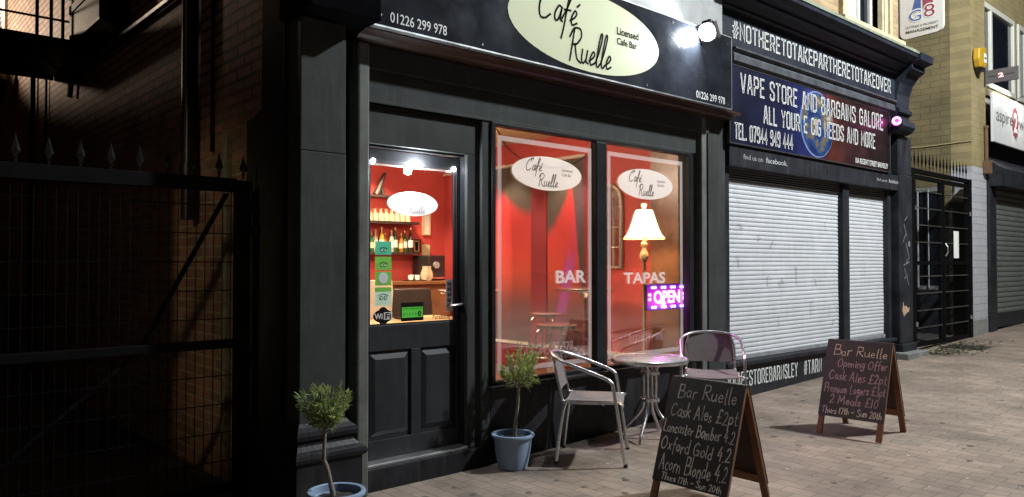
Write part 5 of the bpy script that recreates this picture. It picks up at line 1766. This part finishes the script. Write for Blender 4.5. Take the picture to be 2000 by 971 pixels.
# ================================================================== STREET OBJECTS
# ---- potted trees
def potted_tree(label, x, y, seed, stem_pts, crown, rz):
    rnd = random.Random(seed)
    z0 = gz(x)
    t_ = thing('potted_tree', label, 'potted tree', (x, y, z0), rz, group='small trees in blue pots')
    MB().lathe([(0.092, 0.0), (0.100, 0.004), (0.112, 0.06), (0.124, 0.13), (0.132, 0.205), (0.134, 0.215), (0.147, 0.218), (0.151, 0.228), (0.147, 0.238), (0.134, 0.24), (0.126, 0.236), (0.124, 0.20), (0.105, 0.19)], (0, 0, 0), 40).build('pot', blue_pot, t_, world=False, smooth=50)
    so_ = MB()
    N = 24
    so_.v.append(Vector((0, 0, 0.212)))
    for k in range(N):
        a_ = 2 * pi * k / N
        so_.v.append(Vector((0.09 * cos(a_), 0.09 * sin(a_), 0.203 + rnd.uniform(-.004, .006))))
    for k in range(N):
        a_ = 2 * pi * k / N
        so_.v.append(Vector((0.124 * cos(a_), 0.124 * sin(a_), 0.190 + rnd.uniform(-.004, .004))))
    for k in range(N):
        k2 = (k + 1) % N
        so_.f.append((0, 1 + k, 1 + k2))
        so_.f.append((1 + k, 1 + N + k, 1 + N + k2, 1 + k2))
    so_.build('soil', soil, t_, world=False, smooth=60)
    sp_ = spline(stem_pts, 6)
    n = len(sp_)
    st = MB().tube(sp_, [0.014 - 0.005 * k / n + rnd.uniform(-.001, .001) for k in range(n)], 8)
    top = Vector(sp_[-1])
    cc = Vector(crown[:3])
    R_ = crown[3]
    twigs = MB()
    leaves = MB()
    for k in range(36):
        # direction biased upward: a brush-like ball opening from the stem top
        th = rnd.uniform(0, 2 * pi)
        u = rnd.uniform(-0.72, 1)
        d = Vector((sqrt(1 - u * u) * cos(th), sqrt(1 - u * u) * sin(th), u))
        tip = cc + Vector((d.x * R_ * 1.06, d.y * R_ * 1.06, d.z * R_)) * rnd.uniform(0.55, 1.22)
        mid = top.lerp(tip, 0.5) + Vector((d.x * .02, d.y * .02, -0.014))
        pp_ = spline([top - Vector((0, 0, rnd.uniform(0, .03))), mid, tip], 5)
        twigs.tube(pp_, [0.0034 - 0.0024 * i / len(pp_) for i in range(len(pp_))], 4)
        for i in range(3, len(pp_)):
            for j in range(3 if i < 7 else 4):
                p_ = Vector(pp_[i]) + Vector((rnd.uniform(-1, 1), rnd.uniform(-1, 1), rnd.uniform(-1, 1))) * 0.008
                ax = (d * 0.7 + Vector((rnd.uniform(-1, 1), rnd.uniform(-1, 1), rnd.uniform(-.3, 1.3))) * 0.7).normalized()
                sd = ax.cross(Vector((rnd.uniform(-1, 1), rnd.uniform(-1, 1), rnd.uniform(-1, 1)))).normalized()
                nn = ax.cross(sd) * 0.003
                L_ = rnd.uniform(0.026, 0.058)
                w_ = rnd.uniform(0.0036, 0.0066)
                o_ = len(leaves.v)
                leaves.v += [p_, p_ + ax * L_ * .45 + sd * w_ + nn, p_ + ax * L_, p_ + ax * L_ * .45 - sd * w_ + nn]
                leaves.f += [(o_, o_ + 1, o_ + 2), (o_, o_ + 2, o_ + 3)]
    so2 = st.build('trunk', bark, t_, world=False, smooth=60)
    twigs.build('twigs', bark, so2, world=False)
    leaves.build('foliage', leafm, t_, world=False, fix=False)
    return t_


potted_tree('small round tree in a blue pot beside the grey pilaster and door post', 1.995, -0.545, 3, [(-0.015, 0.0, 0.20), (-0.03, 0.0, 0.27), (-0.052, 0.0, 0.36), (-0.066, 0, 0.41), (-0.060, 0, 0.575)], (-0.062, 0, 0.685, 0.100), radians(-41.8))
potted_tree('small bushy tree in a blue pot standing below the window corner', 3.565, -0.165, 11, [(0.012, 0.0, 0.20), (0.018, 0.0, 0.30), (0.034, 0.0, 0.42), (0.042, 0, 0.575)], (0.050, 0, 0.705, 0.118), radians(-41.8))

# ---- bistro chairs
def make_chair(label):
    c_ = thing('bistro_chair', label, 'chair', (0, 0, 0), 0, 'aluminium bistro chairs outside the cafe')
    r_ = 0.0125
    # +x is the way the chair faces, z from the ground
    arm = []
    W, D = 0.255, 0.21
    left = [(0.255, W - .01, 0.0), (0.215, W, 0.27), (0.175, W, 0.53), (0.158, W, 0.578), (0.115, W, 0.606), (0.0, W, 0.650), (-0.14, W - .01, 0.70), (-0.23, W - .07, 0.733), (-0.27, W - .16, 0.748), (-0.282, 0, 0.752)]
    right = [(x, -y, z) for x, y, z in left[:-1]][::-1]
    MB().tube(spline(left + right, 6), r_, 12).build('arm_frame', alu, c_, world=False, smooth=60)
    for s_ in (1, -1):
        y = s_ * 0.205
        MB().tube(spline([(-0.245, y * 0.86, 0.728), (-0.225, y, 0.62), (-0.19, y, 0.475), (-0.165, y, 0.43), (0.0, y, 0.425), (0.20, y, 0.43), (0.226, s_ * 0.235, 0.425), (0.238, s_ * 0.25, 0.42)], 6), 0.010, 10).build('seat_rail', alu, c_, world=False, smooth=60)
        MB().tube(spline([(-0.155, y, 0.44), (-0.175, y * 1.08, 0.38), (-0.20, y * 1.13, 0.22), (-0.225, y * 1.18, 0.0)], 6), r_, 12).build('leg', alu, c_, world=False, smooth=60)
        m_ = MB()
        for p_ in ((0.255, s_ * (W - .01)), (-0.225, y * 1.18)):
            m_.lathe([(0.015, 0.001), (0.015, 0.025)], (p_[0], p_[1], 0), 10)
        m_.build('foot_cap', blk_plastic, c_, world=False)
        MB().lathe([(0.008, -.004), (0.008, .004)], (0, 0, 0), 8)
    MB().tube([(0.10, -0.205, 0.415), (0.10, 0.205, 0.415)], 0.008, 8).build('stretcher', alu, c_, world=False, smooth=60)
    # fabric seat and back, thin solid sheets
    def sheet(rows, t):
        m_ = MB()
        n = len(rows)
        k = len(rows[0])
        m_.v += [Vector(p_) for r0 in rows for p_ in r0]
        m_.v += [Vector(p_) + Vector(t) for r0 in rows for p_ in r0]
        o2 = n * k
        for i in range(n - 1):
            for j in range(k - 1):
                a_ = i * k + j
                m_.f.append((a_, a_ + 1, a_ + k + 1, a_ + k))
                m_.f.append((o2 + a_, o2 + a_ + k, o2 + a_ + k + 1, o2 + a_ + 1))
        ring = [j for j in range(k)] + [i * k + k - 1 for i in range(1, n)] + [(n - 1) * k + j for j in range(k - 2, -1, -1)] + [i * k for i in range(n - 2, 0, -1)]
        for i in range(len(ring)):
            a_, b_ = ring[i], ring[(i + 1) % len(ring)]
            m_.f.append((a_, b_, o2 + b_, o2 + a_))
        return m_
    ysx = [-0.205, -0.13, -0.05, 0.05, 0.13, 0.205]
    rows = []
    for x in (-0.165, -0.08, 0.0, 0.10, 0.17, 0.215, 0.235):
        z = 0.437 - (0.0 if x < 0.2 else (x - 0.2) * 0.5)
        rows.append([(x, y, z - 0.012 * (1 - (y / 0.205) ** 2)) for y in ysx])
    sheet(rows, (0, 0, 0.005)).build('seat', sling, c_, world=False, smooth=60)
    rows = []
    for f_ in (0, 0.2, 0.4, 0.6, 0.8, 1.0):
        z = 0.50 + f_ * 0.235
        xb = -0.197 - f_ * 0.062
        wd = 0.204 - 0.022 * f_
        rows.append([(xb - 0.022 * (1 - (y / 0.205) ** 2) * (0.5 + f_ * .3), y * wd / 0.205, z) for y in ysx])
    sheet(rows, (0.005, 0, 0)).build('backrest', sling, c_, world=False, smooth=60)
    return c_


ch = make_chair('silver bistro chair seen from the side between the right potted tree and table')
ch.location = (4.135, -0.375, gz(4.135))
ch.rotation_euler = (0, 0, radians(-52))
ch2 = copy_tree(ch)
ch2['label'] = 'silver bistro chair facing the street behind the nearer chalkboard'
ch2.location = (5.62, -0.40, gz(5.62))
ch2.rotation_euler = (0, 0, radians(-143))

# ---- round table
tb = thing('bistro_table', 'small round glass topped aluminium table outside the window', 'table', (4.87, -0.33, gz(4.87)))
m = MB().lathe([(0.0, 0.628), (0.275, 0.628), (0.29, 0.632), (0.30, 0.626), (0.304, 0.612), (0.298, 0.598), (0.285, 0.597), (0.28, 0.60)], (0, 0, 0), 48, cap=False)
m.build('table_rim', alu, tb, world=False, smooth=40)
tgm = mat('mottled_table_glass', (0.35, 0.32, 0.33), 0.16, var=0.35, nscale=60, bump=0.35, bscale=140)
MB().lathe([(0.001, 0.633), (0.272, 0.633), (0.276, 0.630)], (0, 0, 0), 48, cap=False).build('tabletop', tgm, tb, world=False, smooth=40)
for k in range(4):
    a_ = radians(20 + 90 * k)
    d = Vector((cos(a_), sin(a_), 0))
    pts = [d * 0.10 + Vector((0, 0, 0.60)), d * 0.055 + Vector((0, 0, 0.54)), d * 0.05 + Vector((0, 0, 0.40)), d * 0.05 + Vector((0, 0, 0.27)), d * 0.085 + Vector((0, 0, 0.19)), d * 0.18 + Vector((0, 0, 0.09)), d * 0.225 + Vector((0, 0, 0.04)), d * 0.235 + Vector((0, 0, 0.0))]
    MB().tube(spline(pts, 6), 0.0125, 10).build('leg', alu, tb, world=False, smooth=60)
for z in (0.50, 0.29):
    m = MB().lathe([(0.066, z), (0.07, z + .004), (0.07, z + .022), (0.066, z + .026)], (0, 0, 0), 20)
    for k in range(4):
        a_ = radians(20 + 90 * k)
        m.lathe([(0.018, z), (0.018, z + .026)], (0.062 * cos(a_), 0.062 * sin(a_), 0), 10)
    m.build('leg_collar', alu, tb, world=False, smooth=40)

# ---- chalkboards
def aboard(label, x, y, rz, lines, board_m):
    """front face looks along -x of the board's own frame; ridge along y"""
    a_ = thing('chalkboard_sign', label, 'chalkboard', (x, y, gz(x)), rz, 'A-frame chalkboards on the pavement')
    Wd, S, Hh = 0.50, 0.51, 0.715
    e1 = Vector((S / 2 - 0.015, 0, Hh)).normalized()      # up the front face
    nrm = Vector((-Hh, 0, S / 2)).normalized()            # outward normal of the front face
    L_ = sqrt((S / 2 - .015) ** 2 + Hh ** 2)
    for sgn, nm in ((1, 'front_frame'), (-1, 'rear_frame')):
        def T(p_):
            p_ = Vector(p_)
            return Vector((p_.x * sgn, p_.y, p_.z))
        foot = Vector((-S / 2, 0, 0))
        lg = MB()
        for yy in (Wd / 2 - .045, -Wd / 2):
            lg.obox(foot + Vector((0, yy, 0)), Vector((0, 0.045, 0)), e1 * (L_ - .006), -nrm * 0.022)
        lg.obox(foot + Vector((0, -Wd / 2 + .045, 0)) + e1 * .15, Vector((0, Wd - .09, 0)), e1 * .05, -nrm * 0.018)
        lg.obox(foot + Vector((0, -Wd / 2 + .045, 0)) + e1 * (L_ - .06), Vector((0, Wd - .09, 0)), e1 * .05, -nrm * 0.018)
        for v in lg.v:
            v[:] = T(v)
            v.z = max(v.z, 0.0)
        fo_ = lg.build(nm, redwood, a_, world=False, bevel=0.003)
        pn = MB().obox(foot + Vector((0, -Wd / 2 - .002, 0)) + e1 * .145, Vector((0, Wd + .004, 0)), e1 * (L_ - .135), nrm * 0.007)
        for v in pn.v:
            v[:] = T(v)
        bo = pn.build('board', board_m if sgn == 1 else darkwood, fo_, world=False, bevel=0.002)
        if sgn == 1:
            # writing: u from left to right as read (from +y to -y), v upward along the face
            org = foot + Vector((0, Wd / 2, 0)) + e1 * .145 + nrm * 0.0085
            Hb = L_ - .135
            fr_ = lambda u, v: org + Vector((0, -1, 0)) * u * Wd + e1 * v * Hb
            for (txt, u0, u1, bl, ch_, mm_) in lines:
                mbx = MB()
                st, wt = strokes(txt, HAND, 0.055, 0.06, True, 0.065)
                sx = (u1 - u0) / wt
                tilt = random.uniform(-0.01, 0.015)
                for ps2 in st:
                    sub = MB()
                    pts2 = [((u0 + p_.x * sx) * Wd, (1 - bl + p_.y * ch_ + tilt * (u0 + p_.x * sx)) * Hb) for p_ in ps2]
                    ribbon_to(mbx, pts2, random.uniform(0.0045, 0.0078), lambda u, v: fr_(u / Wd, v / Hb))
                mbx.build('chalk_line', mm_, bo, world=False)
    MB().tube([(0.0, -Wd / 2, Hh), (0.0, Wd / 2, Hh)], 0.012, 8).build('hinge_bar', blk_plastic, a_, world=False)
    return a_


aboard('near chalkboard with black face listing four cask ales in front of the table', 3.853, -1.563, radians(-0.5),
       [('Bar Ruelle', .13, .93, .20, .145, chalk), ('Cask Ales \u00a32pt', .08, .98, .375, .13, chalk), ('Lancaster Bomber 4.2', .02, .98, .535, .115, chalk),
        ('Oxford Gold 4.2', .03, .97, .705, .125, chalk), ('Acorn Blonde 4.2', .06, .97, .89, .15, chalk), ('Thurs 17th - Sun 20th', .12, .93, .975, .06, chalk)], chalkb)
aboard('far purplish chalkboard with opening offer in front of the white shutters', 6.131, -1.437, radians(1.4),
       [('Bar Ruelle', .11, .95, .205, .125, chalk_cream), ('Opening Offer', .20, .97, .355, .11, chalk_pink), ('Cask Ales \u00a32pt', .09, .98, .525, .125, chalk_pink),
        ('Premium Lagers \u00a33pt', .04, .98, .69, .115, chalk_pink), ('2 Meals \u00a310', .15, .90, .83, .11, chalk_pink), ('Thurs 17th - Sun 20th', .05, .97, .96, .085, chalk)], chalkb2)

# ---- ground details
iron_c = mat('cast_iron_cover', (0.05, 0.045, 0.042), 0.6, 0.3, var=0.3, nscale=30, bump=0.6, bscale=90)
for x0, y0, lab in ((4.85, -1.05, 'small square iron cover in the paving behind the near chalkboard'), (11.95, -0.35, 'small square iron cover in the pavement near the passage gate')):
    m = MB()
    s_ = 0.17 if x0 < 6 else 0.26
    vs2 = [(x0 - s_, y0 - s_), (x0 + s_, y0 - s_), (x0 + s_, y0 + s_), (x0 - s_, y0 + s_)]
    m.add([(x, y, gz(x) + .003) for x, y in vs2] + [(x, y, gz(x) - .02) for x, y in vs2], [(0, 1, 2, 3), (0, 4, 5, 1), (1, 5, 6, 2), (2, 6, 7, 3), (3, 7, 4, 0)])
    tag(m.build('drain_cover', iron_c), lab, 'drain cover')
lt = MB()
rl = random.Random(5)
for k in range(70):
    x = rl.uniform(3.0, 9.5)
    y = rl.uniform(-2.8, -0.15)
    s_ = rl.uniform(0.006, 0.018)
    a_ = rl.uniform(0, pi)
    z = gz(x) + 0.003
    dx, dy = Vector((cos(a_), sin(a_))) * s_
    lt.add([(x - dx, y - dy, z), (x + dy * .4, y - dx * .4, z), (x + dx, y + dy, z + .003), (x - dy * .4, y + dx * .4, z)], [(0, 1, 2, 3)])
o = lt.build('litter', mat('pale_litter', (0.6, 0.58, 0.52), 0.8, var=0.3), None)
tag(o, 'scattered pale scraps of litter on the paving', 'litter', kind='stuff')
gm_ = MB()
for k in range(150):
    x = rl.uniform(2.6, 12.5)
    y = rl.uniform(-3.0, -0.2)
    r_ = rl.uniform(0.012, 0.03)
    n_ = 9
    gm_.add([(x + r_ * rl.uniform(.75, 1.1) * cos(2 * pi * q_ / n_), y + r_ * rl.uniform(.75, 1.1) * sin(2 * pi * q_ / n_), gz(x) + .0022) for q_ in range(n_)], [tuple(range(n_))])
o = gm_.build('gum_spots', mat('trodden_gum', (0.085, 0.075, 0.066), 0.8, var=0.35), None, fix=False)
tag(o, 'dark trodden gum spots scattered over the block paving', 'gum', kind='stuff')
ms = MB()
for k in range(420):
    x = min(13.2, max(10.9, rl.gauss(11.5, 0.5)))
    y = rl.gauss(-0.30, 0.16)
    s_ = rl.uniform(0.01, 0.035)
    z = gz(x) + rl.uniform(0.004, 0.03)
    a_ = rl.uniform(0, 2 * pi)
    dx, dy = Vector((cos(a_), sin(a_))) * s_
    ms.add([(x - dx, y - dy, z), (x + dy * .5, y - dx * .5, z + rl.uniform(0, .015)), (x + dx, y + dy, z), (x - dy * .5, y + dx * .5, z + .01)], [(0, 1, 2, 3)])
o = ms.build('leaf_debris', mat('dark_moss_leaves', (0.055, 0.06, 0.025), 0.9, var=0.5, nscale=10, island=0.5), None)
tag(o, 'dark dead leaves and moss gathered at the foot of the passage gate', 'leaf debris', kind='stuff')

# ================================================================== STREET LAMPS (light sources of the night scene)
def street_lamp(label, x, y, z, ax, energy, col, size, aim=None, spot=None):
    s_ = thing('street_lamp', label, 'street lamp', (x + ax, y, gz(min(x, 26))))
    MB().tube([(x + ax, y, gz(x)), (x + ax, y, z + .25)], [0.08, 0.05], 12).build('lamp_post', bpaint_iron, s_, smooth=40)
    MB().tube([(x + ax, y, z + .22), (x, y, z + .28)], 0.03, 8).build('lamp_arm', bpaint_iron, s_)
    MB().box(x - .28, x + .28, y - .11, y + .11, z + .2, z + .3).build('lamp_head', bpaint_iron, s_, bevel=0.02)
    lamp('street_lamp_light', 'SPOT' if spot else 'POINT', (x, y, z), energy, col, size, s_, aim, spot, 0.5)


street_lamp('street lamp with white light across the pavement', 8.9, -4.7, 7.6, 0.9, 2600, (0.90, 0.97, 1.0), 0.16)
street_lamp('street lamp with amber light standing down the street', 11.4, -3.6, 7.4, 0.9, 165, (1.0, 0.76, 0.34), 0.2)
street_lamp('street lamp with amber light opposite the alley', -7.0, -4.0, 5.2, -0.9, 430, (1.0, 0.72, 0.40), 0.2, (1.95, 1.22, 1.25), 12.5)
lamp('alley_light', 'SPOT', (-0.6, 9.9, 4.5), 1700, (1.0, 0.78, 0.57), 0.12, None, (1.95, 6.6, 7.1), 98, 0.45)
